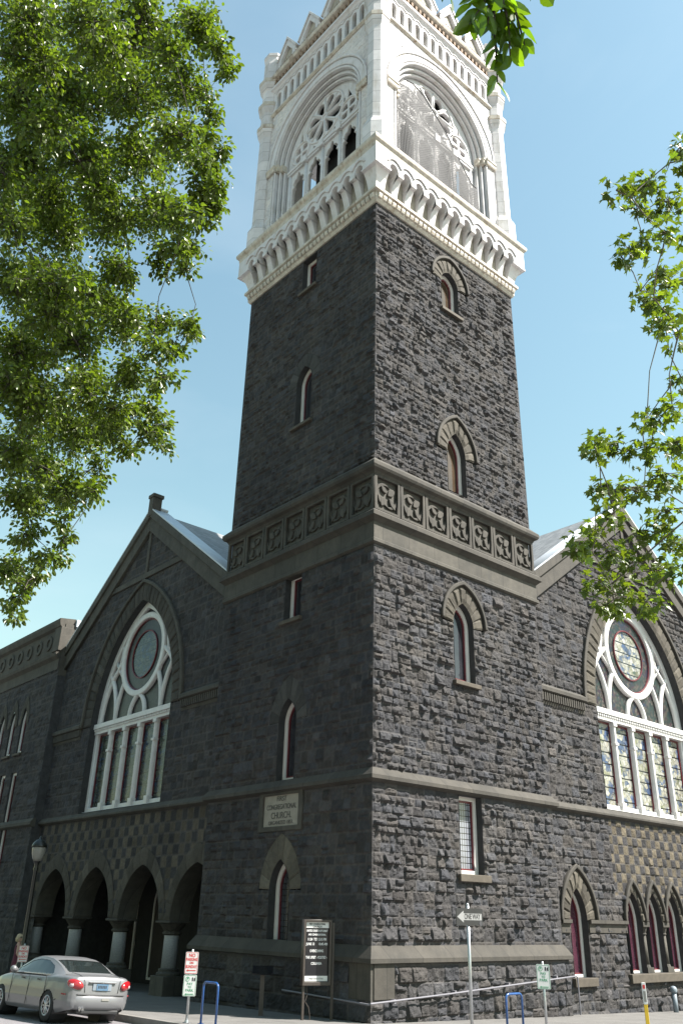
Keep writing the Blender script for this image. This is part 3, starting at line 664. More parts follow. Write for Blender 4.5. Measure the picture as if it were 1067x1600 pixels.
for face in (FR, FL):
    n = 30; br = None
    for k in range(n):
        u = T0+.2+(T1-T0-.4)*k/(n-1)
        if br is None: br = face.box(Acc(), -.055, .055, -.17, -.02, 36.66, 36.93).build('rusty_bracket', 'rust', church)
        else: br = br.copy(); COL.objects.link(br)
        br.location = (u, 0, 0) if face.ax == 'R' else (0, u, 0)
    A = Acc()
    for k in range(46):
        u = T0+.1+(T1-T0-.2)*k/45; A.tube([face(u, -.1, 37.35), face(u, -.1, 37.85)], .012, 4)
    A.tube([face(T0, -.1, 37.72), face(T1, -.1, 37.72)], .015, 4); A.build('railing', 'rust', church)
    for k in range(4):
        c = TC+(k-1.5)*1.8
        gb = plate(face, [(c-.75, 37.5), (c+.75, 37.5), (c+.75, 38.5), (c, 39.7), (c-.75, 38.5)], [[(c-.45, 38.0), (c+.45, 38.0), (c+.45, 38.45), (c, 39.15), (c-.45, 38.45)]], .0, .5, 'white_stone', 'gablet', church, .02)
        plate(face, [(c-.55, 37.9), (c+.55, 37.9), (c+.55, 38.5), (c, 39.4), (c-.55, 38.5)], [], .16, .3, 'niche_dirty', 'panel', gb)
        plate(face, [(c-.88, 38.38), (c-.76, 38.36), (c, 39.62), (c+.76, 38.36), (c+.88, 38.38), (c, 39.82)], [], -.06, .5, 'white_stone', 'coping', gb, .015)
# octagonal corner turrets
tp = [(.60, 26.2), (.60, 27.3), (.56, 27.42), (.46, 27.62), (.43, 27.75), (.41, 33.0), (.42, 33.25), (.55, 33.6), (.57, 33.72), (.57, 33.95), (.46, 34.1), (.44, 34.6), (.46, 34.9), (.58, 35.15), (.6, 35.25), (.6, 35.5), (.5, 35.62), (.46, 35.8), (.46, 36.5), (.62, 36.75), (.66, 36.9), (.66, 37.15), (.52, 37.3), (.5, 37.4), (.5, 38.9), (.56, 39.0), (.56, 39.15), (.1, 39.3)]
for (cx, cy) in ((T0+.1, T0+.1), (T1-.1, T0+.1), (T0+.1, T1-.1), (T1-.1, T1-.1)):
    tu = Acc().lathe(tp, (cx, cy, 0), 8, .5).build('turret', 'white_ashlar', church, bevel=.015)
    for r0, z0, z1 in ((.605, 35.24, 35.5), (.575, 33.7, 33.95), (.665, 36.9, 37.15)): Acc().lathe([(r0, z0), (r0+.02, z0+.02), (r0+.02, z1), (r0, z1+.01)], (cx, cy, 0), 8, .5).build('turret_band', 'white_dirty', tu)
# belfry back, floor, roof
A = Acc()
for (u0, u1, z0, z1) in ((T0, 2.2, BZ0, BZ1), (6.6, T1, BZ0, BZ1), (2.2, 6.6, 33.0, BZ1), (2.2, 6.6, BZ0, 27.0)):
    A.box((u0, T1-.9, z0), (u1, T1-.02, z1)); A.box((T1-.9, max(u0, T0), z0), (T1-.02, min(u1, T1-.91), z1))
A.box((T0, T1-.3, BZ1), (T1, T1, 37.6)); A.box((T1-.3, T0, BZ1), (T1, T1-.31, 37.6))
A.build('belfry_back_wall', 'white_stone', church)
A = Acc(); A.box((T0+.9, T0+.9, 26.2), (T1-.9, T1-.9, 26.35)); A.build('belfry_floor', 'void', church); Acc().box((T0+.3, T0+.3, 34.3), (T1-.3, T1-.3, 34.5)).build('belfry_ceiling', 'void', church)  # ceiling put in to keep the belfry dark inside
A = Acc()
for (a, b) in (((T0+1.0, T0+1.3), (T0+1.1, T1-2.9)), ((T0+1.3, T0+1.0), (T1-2.0, T0+1.1))): Acc().box((*a, 26.4), (*b, 33.4)).build('shade_screen', 'void', church)  # near-black sheets added to imitate the dark inside of the belfry
pymesh('tower_roof', [(T0+.5, T0+.5, 37.6), (T1-.5, T0+.5, 37.6), (T1-.5, T1-.5, 37.6), (T0+.5, T1-.5, 37.6), (TC, TC, 47)], [(0, 1, 4), (1, 2, 4), (2, 3, 4), (3, 0, 4)], 'roof_purple', church)

# ---------------- gabled wings
GC, GA, SLP = 15.3, 15.8, .732
WU0, WU1 = T1, 22.25
rake = lambda u: GA-SLP*np.abs(u-GC)
OA, OSP, OAP = 3.34, 6.55, 11.55          # great window opening
BIG = lambda e: [(GC-OA+e, 2.95+e), (GC+OA-e, 2.95+e)]+arc_pts(GC, OA-e, OSP, OAP-1.3*e, 22)
def great_window(face, seedglass):
    ax = face.ax; D = .26
    o = plate(face, BIG(-.02), [BIG(.22)], D, D+.24, 'window_white', 'great_window', church, .03)
    o['label'] = 'great pointed stained glass window with white tracery'
    reveal(face, BIG(0), -.02, D+.1, 'reveal_stone', o)
    bw = (2*OA-.4)/5; ms = [GC-OA+.2+bw*k for k in range(6)]
    A = Acc()
    for m_ in ms[1:-1]:
        face.box(A, m_-.09, m_+.09, D+.02, D+.22, 3.0, 6.2)
        A.tube([face(m_, D+.02, 3.3), face(m_, D+.02, 6.1)], .085, 8)
        face.box(A, m_-.13, m_+.13, D-.1, D+.2, 3.0, 3.3); face.box(A, m_-.12, m_+.12, D-.08, D+.2, 5.35, 5.45)
        face.box(A, m_-.12, m_+.12, D-.09, D+.2, 6.05, 6.2)
    A.build('mullion', 'window_white', o, bevel=.012)
    A = Acc(); face.box(A, GC-OA+.02, GC+OA-.02, D-.06, D+.22, 6.2, 6.42); face.box(A, GC-OA+.02, GC+OA-.02, D-.14, D+.22, 6.42, 6.62)
    for k in range(52): 
        u = GC-OA+.1+(2*OA-.2)*k/51; face.box(A, u-.035, u+.035, D-.11, D, 6.32, 6.415)
    face.box(A, GC-OA+.02, GC+OA-.02, D-.12, D+.22, 2.86, 3.0)
    A.build('transom', 'window_white', o, bevel=.01)
    # tracery bars
    cz, cr = 9.22, 1.68; A = Acc()
    A2 = plate(face, circle(GC, cz, cr+.13, 56), [circle(GC, cz, cr-.13, 56)], D+.0, D+.2, 'window_white', 'rose_ring', o, .04)
    main = np.array(arc_pts(GC, OA-.1, OSP, OAP-.13, 30))
    def inside(x, z):
        if math.hypot(x-GC, z-cz) < cr: return False
        h = np.interp(z, main[:31, 1], main[:31, 0]-GC); return abs(x-GC) < h
    def arcbar(m_, R, sgn):
        pts = []
        for k in range(40):
            t = k*.045; x = m_+sgn*(R-R*math.cos(t)); z = 6.62+R*math.sin(t)
            if not inside(x, z): pts.append(face(x, D+.11, z)); break
            if sgn*(x-GC) > 0 and abs(m_-GC) < 1: break
            pts.append(face(x, D+.11, z))
        if len(pts) > 2: A.tube(pts, .105, 8)
    for i, m_ in enumerate(ms):
        if i < 5: arcbar(m_, .95 if i == 2 else 3.0, 1)
        if i > 0: arcbar(m_, .95 if i == 3 else 3.0, -1)
    for sgn in (-1, 1):      # slim bars beside the circle
        A.tube([face(GC+sgn*2.55, D+.11, 8.65), face(GC+sgn*2.1, D+.11, 8.9), face(GC+sgn*1.93, D+.11, 9.5), face(GC+sgn*1.9, D+.11, 10.0)], .07, 8)
        A.tube([face(GC+sgn*1.62, D+.11, 8.45), face(GC+sgn*2.1, D+.11, 8.9), face(GC+sgn*2.42, D+.11, 9.3)], .07, 8)
    A.build('tracery_bars', 'window_white', o, True)
    # glass
    for k in range(5):
        u0, u1 = ms[k]+.07, ms[k+1]-.07
        l = plate(face, rect(u0, u1, 3.05, 6.18), [rect(u0+.06, u1-.06, 3.11, 6.12)], D+.12, D+.2, 'sash_red', 'light_frame', o)
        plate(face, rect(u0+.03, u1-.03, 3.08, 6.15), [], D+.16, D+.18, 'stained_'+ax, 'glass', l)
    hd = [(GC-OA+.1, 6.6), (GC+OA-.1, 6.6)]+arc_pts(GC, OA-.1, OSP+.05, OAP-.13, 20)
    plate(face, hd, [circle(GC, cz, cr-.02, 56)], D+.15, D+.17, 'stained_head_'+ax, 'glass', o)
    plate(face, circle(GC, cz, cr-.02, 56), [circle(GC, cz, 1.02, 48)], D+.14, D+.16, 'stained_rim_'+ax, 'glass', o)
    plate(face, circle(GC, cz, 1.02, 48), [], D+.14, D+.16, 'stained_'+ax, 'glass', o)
    A = Acc()
    for r0 in (1.02, cr-.16): A.tube([face(x, D+.12, z) for x, z in circle(GC, cz, r0, 40)+[(GC+r0, cz)]], .035, 6, False)
    A.build('medallion_ring', 'sash_red', o)
    # rough voussoir arch and hood
    voussoirs('arch_stones', face, GC, OA, OSP, OAP, OA+.72, OSP, OAP+.80, 36, .03, 'tan_rock', o, 12, .05, (.066, .059, .048) if ax == 'R' else (.05, .046, .04))  # left arch stones darker, the shade of that front put into their colour
    plate(face, arch_ring(GC, OA+.71, OSP, OAP+.79, OA+.86, OAP+.95, 24), [], -.14, .02, 'trim' if ax == 'R' else 'trim_shade_tone', 'hood_mould', o, .03)
    reveal(face, arc_pts(GC, OA+.72, OSP, OAP+.8, 20), -.04, .06, 'reveal_stone', o, False, 'backing')
def gable(face, lower_holes, checks, seed, pit, amp, tm):
    hole_arch = [(GC-OA, 2.95), (GC+OA, 2.95)]+arc_pts(GC, OA, OSP, OAP, 22)
    ringhole = arc_pts(GC, OA+.7, OSP, OAP+.78, 22)
    chk = [(lambda u, z: (z > 12.8), .42, .36, .2)]+checks
    rock_wall('gable_wall', face, WU0, WU1, BASE, GA, [hole_arch, ringhole]+lower_holes, 'basalt', church, seed, pit, amp, check=chk, top=lambda u: rake(u)-.25, edge=(0, 1), flat=((2.6, 2.95), (12.5, 12.8)))
    for sgn in (-1, 1):
        lo = 8.75 if sgn < 0 else 7.15; L = lambda x, dz: (GC+sgn*x, GA-SLP*x+dz)
        P = [L(0, -.1), L(lo, -.1), L(lo, -1.0), L(0, -1.0)]; 
        if sgn < 0: P = [(max(x, WU0-.05), z) for x, z in P]; P = [L(0, -.1), L(6.75, -.1), L(6.75, -1.0), L(0, -1.0)]
        plate(face, P, [], -.15, .25, tm, 'rake_band', church, .02)
        P = [L(0, .08), L(6.8 if sgn < 0 else lo+.1, .08), L(6.8 if sgn < 0 else lo+.1, -.32), L(0, -.32)]
        plate(face, P, [], -.24, .3, tm, 'rake_coping', church, .03)
        P = [L(-.1, .15), L(6.85 if sgn < 0 else lo+.12, .15), L(6.85 if sgn < 0 else lo+.12, .085), L(-.1, .085)]
        plate(face, P, [], -.235, .62, 'flashing', 'coping_flashing', church)
    A = Acc(); face.box(A, GC-.2, GC+.2, -.26, .2, GA-.3, GA+.62); face.box(A, GC-.25, GC+.25, -.3, .26, GA+.62, GA+.8)
    A.build('finial', tm, church, bevel=.03)
    face.box(Acc(), GC-3.9, GC+3.9, -.08, .05, 12.52, 12.78).build('gable_band', tm, church, bevel=.02)
    face.box(Acc(), GC-.1, GC+.1, -.07, .05, 12.78, GA-.9).build('gable_rib', tm, church, bevel=.02)
    # roof behind the gable
    v = []
    for d in (.6, 22):
        v += [face(GC, d, GA-.02), face(GC-9.2, d, GA-.02-SLP*9.2), face(GC+7.4, d, GA-.02-SLP*7.4)]
    pymesh('roof', v, [(0, 1, 4, 3), (0, 2, 5, 3)], 'slate', church)
    # string courses
    pr = lambda z, o, h: [(.1, z-h), (-.02, z-h), (-o, z-h+.08), (-o, z-.16), (-.02, z), (.1, z)]
    moulding('string_course', face, WU0, WU1+.1, pr(2.93, .16, .3), 'trim' if face.ax == 'R' else 'trim_shade_tone', church)
    for a, b in ((WU0, GC-OA-.84), (GC+OA+.84, WU1)):
        bc = moulding('spring_band', face, a, b, [(.1, 6.1), (-.03, 6.1), (-.05, 6.2), (-.05, 6.5), (-.18, 6.56), (-.18, 6.68), (-.03, 6.8), (.1, 6.8)], tm, church)
        A = Acc(); n = int((b-a)/.13)
        for k in range(n): face.box(A, a+.03+k*.13, a+.10+k*.13, -.13, -.04, 6.22, 6.5)
        A.build('dentil_row', tm, bc)
    great_window(face, 0)
# left wing: open arcade porch
cols_u = [10.85, 14.45, 18.1, 21.75]; CZ = -.95
arch_c = [(7.25+10.85)/2]+[(cols_u[k]+cols_u[k+1])/2 for k in range(3)]
porch_holes = []
for c in arch_c:
    P = parch(c, 1.42, BASE-.2, CZ+.05, .85); porch_holes.append([(max(x, WU0-.3), z) for x, z in P])
for c in cols_u[:3]: porch_holes.append(rect(c-.5, c+.5, BASE-.2, CZ))
gable(WL, porch_holes, [(lambda u, z: (z > -.3) & (z < 2.6), .37, .37, .75)], 101, .06, .055, 'trim_shade_tone')
po = None
for i, c in enumerate(arch_c):
    P = parch(c, 1.42, BASE, CZ+.05, .85)
    po = reveal(WL, [(max(x, T1-.2), z) for x, z in P[2:]], -.03, .75, 'trim_shade_tone', church, False, 'porch_arch')
    a_ = arc_pts(c, 1.42, CZ+.05, .85)
    voussoirs('arch_stones', WL, c, 1.42, CZ+.05, .85, 1.80, CZ+.05, 1.45, 11, .02, 'tan_rock', po, 40+i, .02, (.06, .054, .046))
for c in cols_u:
    cx, cy = .69+.36, c
    b = Acc().lathe([(.26, -2.35), (.245, -1.4), (.25, -1.33)], (cx, cy, 0), 20).build('column', 'granite', church, True)
    A = Acc(); A.lathe([(.27, -1.36), (.33, -1.33), (.33, -1.28), (.27, -1.25), (.30, -1.2), (.42, -1.06), (.44, -1.02), (.5, -1.0)], (cx, cy, 0), 12, .5)
    A.box((cx-.42, cy-.46, -1.0), (cx+.42, cy+.46, CZ+.02)); A.build('capital', 'trim', b, bevel=.02)
    A = Acc(); A.box((cx-.42, cy-.42, BASE), (cx+.42, cy+.42, -2.55)); A.lathe([(.4, -2.55), (.4, -2.47), (.33, -2.42), (.35, -2.36), (.26, -2.33)], (cx, cy, 0), 16); A.build('pedestal', 'trim_shade_tone', b, bevel=.02)
    A = Acc(); A.box((cx-.36, cy-.38, CZ+.02), (cx+.38, cy+.38, CZ+.6)); A.build('springer', 'trim_shade_tone', b)
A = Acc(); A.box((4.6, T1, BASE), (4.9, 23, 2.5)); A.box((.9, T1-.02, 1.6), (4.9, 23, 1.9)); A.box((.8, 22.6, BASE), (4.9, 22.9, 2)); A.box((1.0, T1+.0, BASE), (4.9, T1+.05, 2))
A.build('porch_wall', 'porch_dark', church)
for c in (10.2, 13.6, 17.4, 20.5):
    fw = Face('L', 4.55); sh = lancet_shape(c, .85, -3.2, -.5, .75)
    dr = plate(fw, sh(0), [sh(.09)], -.06, .04, 'casing', 'door', church, .01); plate(fw, sh(.08), [], -.01, .03, 'door_wood', 'door_leaf', dr)
# right wing: blind arcade with plum windows
aw = [12.95+k*1.3 for k in range(5)]
rh = []; SH = lancet_shape(9.65, .46, -2.2, -.6, .35); rh += [SH(0), parch(9.65, .95, -.62, -.62, .95)]
shs = [lancet_shape(c-.05, .43, -2.15, -.6, .32) for c in aw]
rh += [rect(aw[0]-.65, aw[-1]+.55, -2.15, -.6)]+[parch(c-.05, .62, -.62, -.6, .72) for c in aw]
gable(WR, rh, [(lambda u, z: (z > .2) & (z < 2.6) & (u > 11.9) & (u < 18.7), .31, .30, 1)], 131, .045, .115, 'trim')
o = window(WR, SH, .28, 'glass_plum', (9.05, 10.25, -2.2, .24), casing=.08, sash=.04); o['label'] = 'single pointed plum glass window beside the tower'
surround(o, WR, 9.65, .46, -.6, .35, .93, -.6, .93, 11, seed=77)
moulding('impost_band', WR, WU0+.3, 9.14, [(.1, -.95), (-.05, -.95), (-.05, -.72), (-.13, -.68), (-.13, -.58), (.1, -.58)], 'trim', church)
moulding('impost_band', WR, 10.16, aw[0]-.62, [(.1, -.95), (-.05, -.95), (-.05, -.72), (-.13, -.68), (-.13, -.58), (.1, -.58)], 'trim', church)
for i, (c, sh) in enumerate(zip(aw, shs)):
    o = window(WR, sh, .26, 'glass_plum', None, casing=.07, sash=.04)
    surround(o, WR, c-.05, .43, -.6, .32, .58, -.6, .62, 9, seed=80+i, hm='trim')
for c in [a-.05-.65 for a in aw[1:]]:
    b = Acc().lathe([(.13, -1.95), (.115, -1.0)], (c, .69+.16, 0), 12).build('colonnette', 'trim_shade_tone', church, True)
    A = Acc(); A.lathe([(.12, -1.02), (.15, -.98), (.13, -.94), (.2, -.76)], (c, .69+.16, 0), 10); A.box((c-.21, .69-.05, -.76), (c+.21, .69+.355, -.605)); A.build('capital', 'trim', b, bevel=.01)
    A = Acc(); A.box((c-.19, .69-.02, -2.15), (c+.19, .69+.34, -1.98)); A.lathe([(.17, -1.98), (.14, -1.9)], (c, .69+.16, 0), 10); A.build('base_block', 'trim_shade_tone', b)
    WR.box(Acc(), c-.17, c+.17, .2, .42, -2.15, -.6).build('pier', 'reveal_stone', b)
WR.box(Acc(), aw[0]-.8, aw[-1]+.8, -.16, .4, -2.42, -2.155).build('arcade_sill', 'sill_stone', church, bevel=.02)
# far left block with panelled parapet, and its plain twin far right
W2L = Face('L', .28); W2R = Face('R', .28)
lw = [25.4+1.42*k for k in range(3)]; lh = []
for c in lw: lh += [parch(c, .33, 6.1, 7.5, 8.35), rect(c-.33, c+.33, -1.6, 5.2)]
rock_wall('side_wall', W2L, WU1, 34, BASE, 10.3, lh, 'basalt', church, 151, .08, .055)
for c in lw:
    o = window(W2L, lancet_shape(c, .33, 6.1, 7.5, 8.35), .14, 'glass_dark', (c-.45, c+.45, 6.1, .12)); surround(o, W2L, c, .33, 7.5, 8.35, .62, 7.5, 8.95, 7, base=(.06, .055, .046), hood=False, amp=.02, d0=.03)
    window(W2L, rect_shape(c-.33, c+.33, -1.6, 5.2), .14, 'glass_dark', (c-.45, c+.45, -1.6, .12))
W2R.box(Acc(), WU1, 34, 0, .3, BASE, 10.3).build('side_wall', 'stone_plain', church)
for f2, tm in ((W2L, 'trim_shade_tone'), (W2R, 'trim')):
    moulding('string_course', f2, WU1-.1, 34, [(.1, 2.6), (-.02, 2.6), (-.14, 2.68), (-.14, 2.8), (-.02, 2.95), (.1, 2.95)], tm, church)
    par = moulding('parapet', f2, WU1+.05, 34, [(.5, 9.7), (-.05, 9.7), (-.05, 10.2), (-.22, 10.35), (-.26, 10.5), (-.1, 10.62), (-.1, 11.75), (-.24, 11.85), (-.3, 12.05), (-.3, 12.2), (.5, 12.3)], tm, church)
    A = Acc(); f2.box(A, WU1-.006, WU1+.75, -.2, .606, 10.6, 11.8); A.build('parapet_pier', tm, par, bevel=.02)
    for k in range(8): plate(f2, circle(WU1+1.4+k*1.2, 11.2, .38, 16), [circle(WU1+1.4+k*1.2, 11.2, .2, 12)], -.16, -.05, tm, 'roundel', par, .03)
    f2.box(Acc(), WU1-.1, 34, .5, 9, 11.9, 12.25).build('flat_roof', 'flashing', church)
    f2.box(Acc(), WU1, WU1+.3, .0, 9, BASE, 9.4).build('return_wall', 'stone_plain', church)
    f2.box(Acc(), WU1-.02, WU1+.3, .62, 9, 9.4, 11.88).build('roof_return', 'white_stone', church)
    f2.box(Acc(), WU1+.006, WU1+.3, .004, .612, 9.41, 11.98).build('return_wall', tm, church)
# conduit along the plinth
A = Acc(); y = T0-.26
A.tube([(y, 3.6, -2.44), (y, T0-.2, -2.52), (y, y, -2.5), (3, y, -2.38), (8.55, y, -2.1), (8.6, y, -2.14), (8.6, y, -3.1)], .022, 8)
for u in (1.0, 3.2, 5.4, 7.6): A.box((u-.03, y, -2.52+.055*u-.06), (u+.03, T0-.1, -2.52+.055*u+.03))
A.build('conduit_pipe', 'pipe_pale', church)

# ------------------------------------------------------------------ street things
mat('steel', (.42, .43, .44), .35, metal=.8, var=.15, vscale=8, bstr=.05)
mat('sign_white', (.58, .58, .57), .45, var=.05, bstr=0); mat('sign_grey', (.22, .22, .22), .5, var=.08, bstr=0); mat('sign_red', (.50, .03, .03), .5, var=0, bstr=0)
mat('sign_green', (.02, .22, .09), .5, var=0, bstr=0); mat('sign_black', (.015, .015, .016), .5, var=.2, bstr=0)
mat('rack_blue', (.012, .06, .20), .3, var=.2, vscale=10, bstr=.08, coat=.4); mat('board_case', (.045, .035, .03), .5, var=.3, bstr=.1)
mat('board_black', (.012, .012, .014), .12, var=0, bstr=0); mat('yellow_paint', (.62, .40, .02), .45, var=.15, bstr=.05)
mat('lamp_black', (.012, .014, .013), .35, var=.2, bstr=.1); mat('lamp_globe', (.2, .195, .18), .35, var=.05, bstr=0)
mat('pipe_grey', (.16, .19, .22), .5, var=.2, bstr=.1); mat('letters_white', (.6, .6, .6), .6, var=0, bstr=0)
mat('net_grey', (.04, .04, .043), .8, var=.2, vscale=3, bstr=0)
def loc(x, y, d=0): return (x, y, gz(x, y)+d)
def lf(y0): return lambda cx, cz: (lambda x, y, o: (cx+x, y0-o, cz+y))
def rplate(outline, holes, y0, y1, m, name, parent, bevel=0):
    f = Face('R', 0); return plate(f, outline, holes, y0, y1, m, name, parent, bevel)
def rrect(x0, x1, z0, z1, r, n=5):
    p = []
    for cx, cz, a in ((x1-r, z0+r, -PI/2), (x1-r, z1-r, 0), (x0+r, z1-r, PI/2), (x0+r, z0+r, PI)):
        p += [(cx+r*math.cos(a+PI/2*k/n), cz+r*math.sin(a+PI/2*k/n)) for k in range(n+1)]
    return p
def post(root, h, r=.03, base=True):
    A = Acc().tube([(0, 0, -.05), (0, 0, h)], r, 10)
    A.lathe([(r, h), (r*1.1, h+.01), (r*.8, h+.035), (r*.2, h+.05)], (0, 0, 0), 10)
    o = A.build('post', 'steel', root, True)
    if base: Acc().lathe([(.10, 0), (.10, .015), (.05, .03), (.04, .07)], (0, 0, 0), 12).build('base_plate', 'steel', o)
    return o
def no_parking(root, zt, h=.46, w=.30):
    p = rplate(rrect(-w/2, w/2, zt-h, zt, .03), [], -.045, -.036, 'sign_white', 'parking_panel', root)
    rplate(rrect(-w/2+.01, w/2-.01, zt-h+.01, zt-.01, .025), [rrect(-w/2+.018, w/2-.018, zt-h+.018, zt-.018, .02)], -.047, -.045, 'sign_red', 'border', p)
    for s_, dz, sz in (('NO', .075, .085), ('PARKING', .16, .075), ('ON', .23, .05), ('SUNDAY', .31, .075)):
        text(s_, sz*1.15, 'sign_red', lf(-.046)(0, zt-dz), 'lettering', p, w*.86, depth=.001, bold=.003)
    z = zt-h+.075; rplate([(-.11, z), (-.07, z+.025), (-.07, z+.009), (.11, z+.009), (.11, z-.009), (-.07, z-.009), (-.07, z-.025)], [], -.048, -.045, 'sign_red', 'arrow', p)
def pay_panel(root, zt, h=.44, w=.30):
    p = rplate(rrect(-w/2, w/2, zt-h, zt, .03), [], -.045, -.036, 'sign_white', 'payment_panel', root)
    rplate(rrect(-w/2+.01, w/2-.01, zt-h+.01, zt-.01, .025), [rrect(-w/2+.017, w/2-.017, zt-h+.017, zt-.017, .02)], -.047, -.045, 'sign_green', 'border', p)
    rplate(circle(-.06, zt-.09, .05, 20), [circle(-.06, zt-.09, .040, 20)], -.047, -.045, 'sign_green', 'ring', p)
    text('P', .075, 'sign_green', lf(-.046)(-.06, zt-.09), 'lettering', p, None, depth=.001, bold=.002)
    rplate([(.04, zt-.13), (.07, zt-.13), (.07, zt-.06), (.055, zt-.05), (.04, zt-.06)], [], -.047, -.045, 'sign_black', 'meter_symbol', p)
    rplate([(.085, zt-.13), (.12, zt-.13), (.12, zt-.045), (.085, zt-.075)], [], -.047, -.045, 'sign_black', 'hand_symbol', p)
    for s_, dz, sz in (('PAY', .19, .065), ('TO', .255, .05), ('PARK', .32, .065)):
        text(s_, sz*1.15, 'sign_green', lf(-.046)(0, zt-dz), 'lettering', p, w*.8, depth=.001, bold=.001)
    z = zt-h+.045; rplate([(-.1, z), (-.06, z+.02), (-.06, z+.007), (.1, z+.007), (.1, z-.007), (-.06, z-.007), (-.06, z-.02)], [], -.048, -.045, 'sign_green', 'arrow', p)
G_SIGN = 'short parking signs along the kerb'
sg = empty('parking_sign', 'white parking sign, NO PARKING ON SUNDAY above PAY TO PARK, beside the left bike rack', 'sign', loc(-4.02, 1.87), -.62, G_SIGN)
post(sg, 1.47); no_parking(sg, 1.46); pay_panel(sg, .985)
sg = empty('parking_sign', 'white NO PARKING sign half hidden behind the silver car', 'sign', loc(-3.95, 11.8), -.62, G_SIGN)
post(sg, 1.41); no_parking(sg, 1.40)
sg = empty('parking_sign', 'small white PAY TO PARK sign between the bike rack and the yellow post', 'sign', loc(1.64, -4.0), -.80, G_SIGN)
post(sg, 1.47); pay_panel(sg, 1.46, .50)
ow = empty('one_way_sign', 'black ONE WAY sign with a white left arrow on a tall steel pole', 'sign', loc(-.87, -4.0), 0)
post(ow, 2.56, .034)
pn = rplate(rrect(-.43, .43, 2.17, 2.50, .03), [], -.05, -.035, 'sign_black', 'panel', ow)
rplate([(-.405, 2.335), (-.20, 2.45), (-.20, 2.40), (.39, 2.40), (.39, 2.27), (-.20, 2.27), (-.20, 2.22)], [], -.053, -.05, 'sign_grey', 'arrow', pn)
text('ONE WAY', .145, 'sign_black', lf(-.0535)(.08, 2.335), 'lettering', pn, .52, depth=.001, bold=.004)
rplate(circle(.35, 2.21, .055, 10), [], -.056, -.053, 'net_grey', 'sticker', pn)
def rack(label, x, y, rz):
    r = empty('bike_rack', label, 'bike rack', loc(x, y), rz, 'blue hoop bike racks')
    h, a, c = .85, .28, .10
    pts = [(-a, 0, 0), (-a, 0, h-c)]+[(-a+c-c*math.cos(PI/2*k/6), 0, h-c+c*math.sin(PI/2*k/6)) for k in range(1, 7)]
    pts += [(a-c+c*math.sin(PI/2*k/6), 0, h-c+c*math.cos(PI/2*k/6)) for k in range(7)]+[(a, 0, 0)]
    Acc().tube(pts, .026, 12).build('hoop', 'rack_blue', r, True)
    for s_ in (-1, 1): Acc().lathe([(.075, 0), (.075, .012), (.03, .014)], (s_*a, 0, 0), 14).build('foot_plate', 'rack_blue', r)
rack('blue hoop bike rack beside the NO PARKING ON SUNDAY sign on the left street', -3.85, 1.24, PI/2+.05)
rack('blue hoop bike rack in front of the sunlit tower wall', 1.02, -3.62, 0)
yp = empty('marker_post', 'thin yellow marker post with a white top label at the right edge', 'post', loc(5.96, -3.9), -.85)
rplate(rrect(-.045, .045, 0, .62, .01), [], -.02, .02, 'yellow_paint', 'post', yp, .006)
lb = rplate(rrect(-.05, .05, .60, 1.09, .02), [], -.022, .022, 'sign_white', 'label_sleeve', yp, .006)
rplate(rrect(-.03, .03, .95, 1.04, .01), [], -.026, -.022, 'sign_red', 'red_mark', lb)
rplate(rrect(-.03, .03, .66, .90, .01), [], -.026, -.022, 'lamp_globe', 'notice', lb)
sp = empty('standpipe', 'grey standpipe with a capped head rising beside the right wall', 'pipe', loc(14.75, .28))
Acc().lathe([(.085, -.1), (.085, .6)], (0, 0, 0), 14).build('pipe', 'pipe_grey', sp, True)
Acc().lathe([(.11, .6), (.12, .62), (.12, .72), (.08, .78), (.03, .8)], (0, 0, 0), 12).build('cap', 'pipe_grey', sp, True)
# notice board
nb = empty('notice_board', 'dark framed church notice board on two posts near the tower corner', 'notice board', loc(-.708, 1.74), math.radians(-17.1))
for x in (.0, .80): Acc().box((x-.03, -.03, -.05), (x+.03, .03, 2.22)).build('post', 'board_case', nb, bevel=.006)
cs = rplate(rect(-.07, .72, .76, 2.29), [rect(-.01, .66, .85, 2.235)], -.10, .08, 'board_case', 'case', nb, .012)
rplate(rect(-.03, .68, .83, 2.25), [], -.03, .02, 'board_black', 'black_panel', cs)
hd = rplate(rect(-.005, .655, 2.09, 2.23), [], -.04, -.03, 'sign_white', 'header', cs)
ft = rplate(rect(.0, .65, .86, .98), [], -.04, -.03, 'sign_white', 'footer', cs)
for s_, z, sz, wd in (('FIRST CONGREGATIONAL', 2.18, .065, .46), ('CHURCH', 2.12, .06, .3)): text(s_, sz, 'ink', lf(-.041)(.325, z), 'lettering', hd, wd, depth=.002, bold=.002)
text('United Church of Christ', .055, 'ink', lf(-.041)(.325, .92), 'lettering', ft, .4, depth=.002)
for s_, z, sz, wd in (('UNITED CHURCH OF CHRIST', 2.02, .07, .6), ('AND CONGREGATIONAL', 1.93, .06, .5), ('11:24  TO 12:15 PM', 1.82, .085, .52), ('JUNE 13      10:45 AM', 1.71, .08, .6),
                      ('OVERCOMING', 1.55, .085, .38), ('THE UPSET - ROUTED -', 1.40, .085, .6), ('COLUMBIA', 1.26, .08, .3), ('ALL ARE WELCOME', .0, .05, .4))[:7]:
    text(s_, sz, 'letters_white', lf(-.031)(.325, z), 'lettering', cs, wd, depth=.002, bold=.002)
Acc().tube([(.1, .0, .78), (.12, .02, .55), (.06, 0, .4), (.16, 0, .28), (.2, 0, .1), (.2, 0, 0)], .012, 6).build('cable', 'board_case', nb)
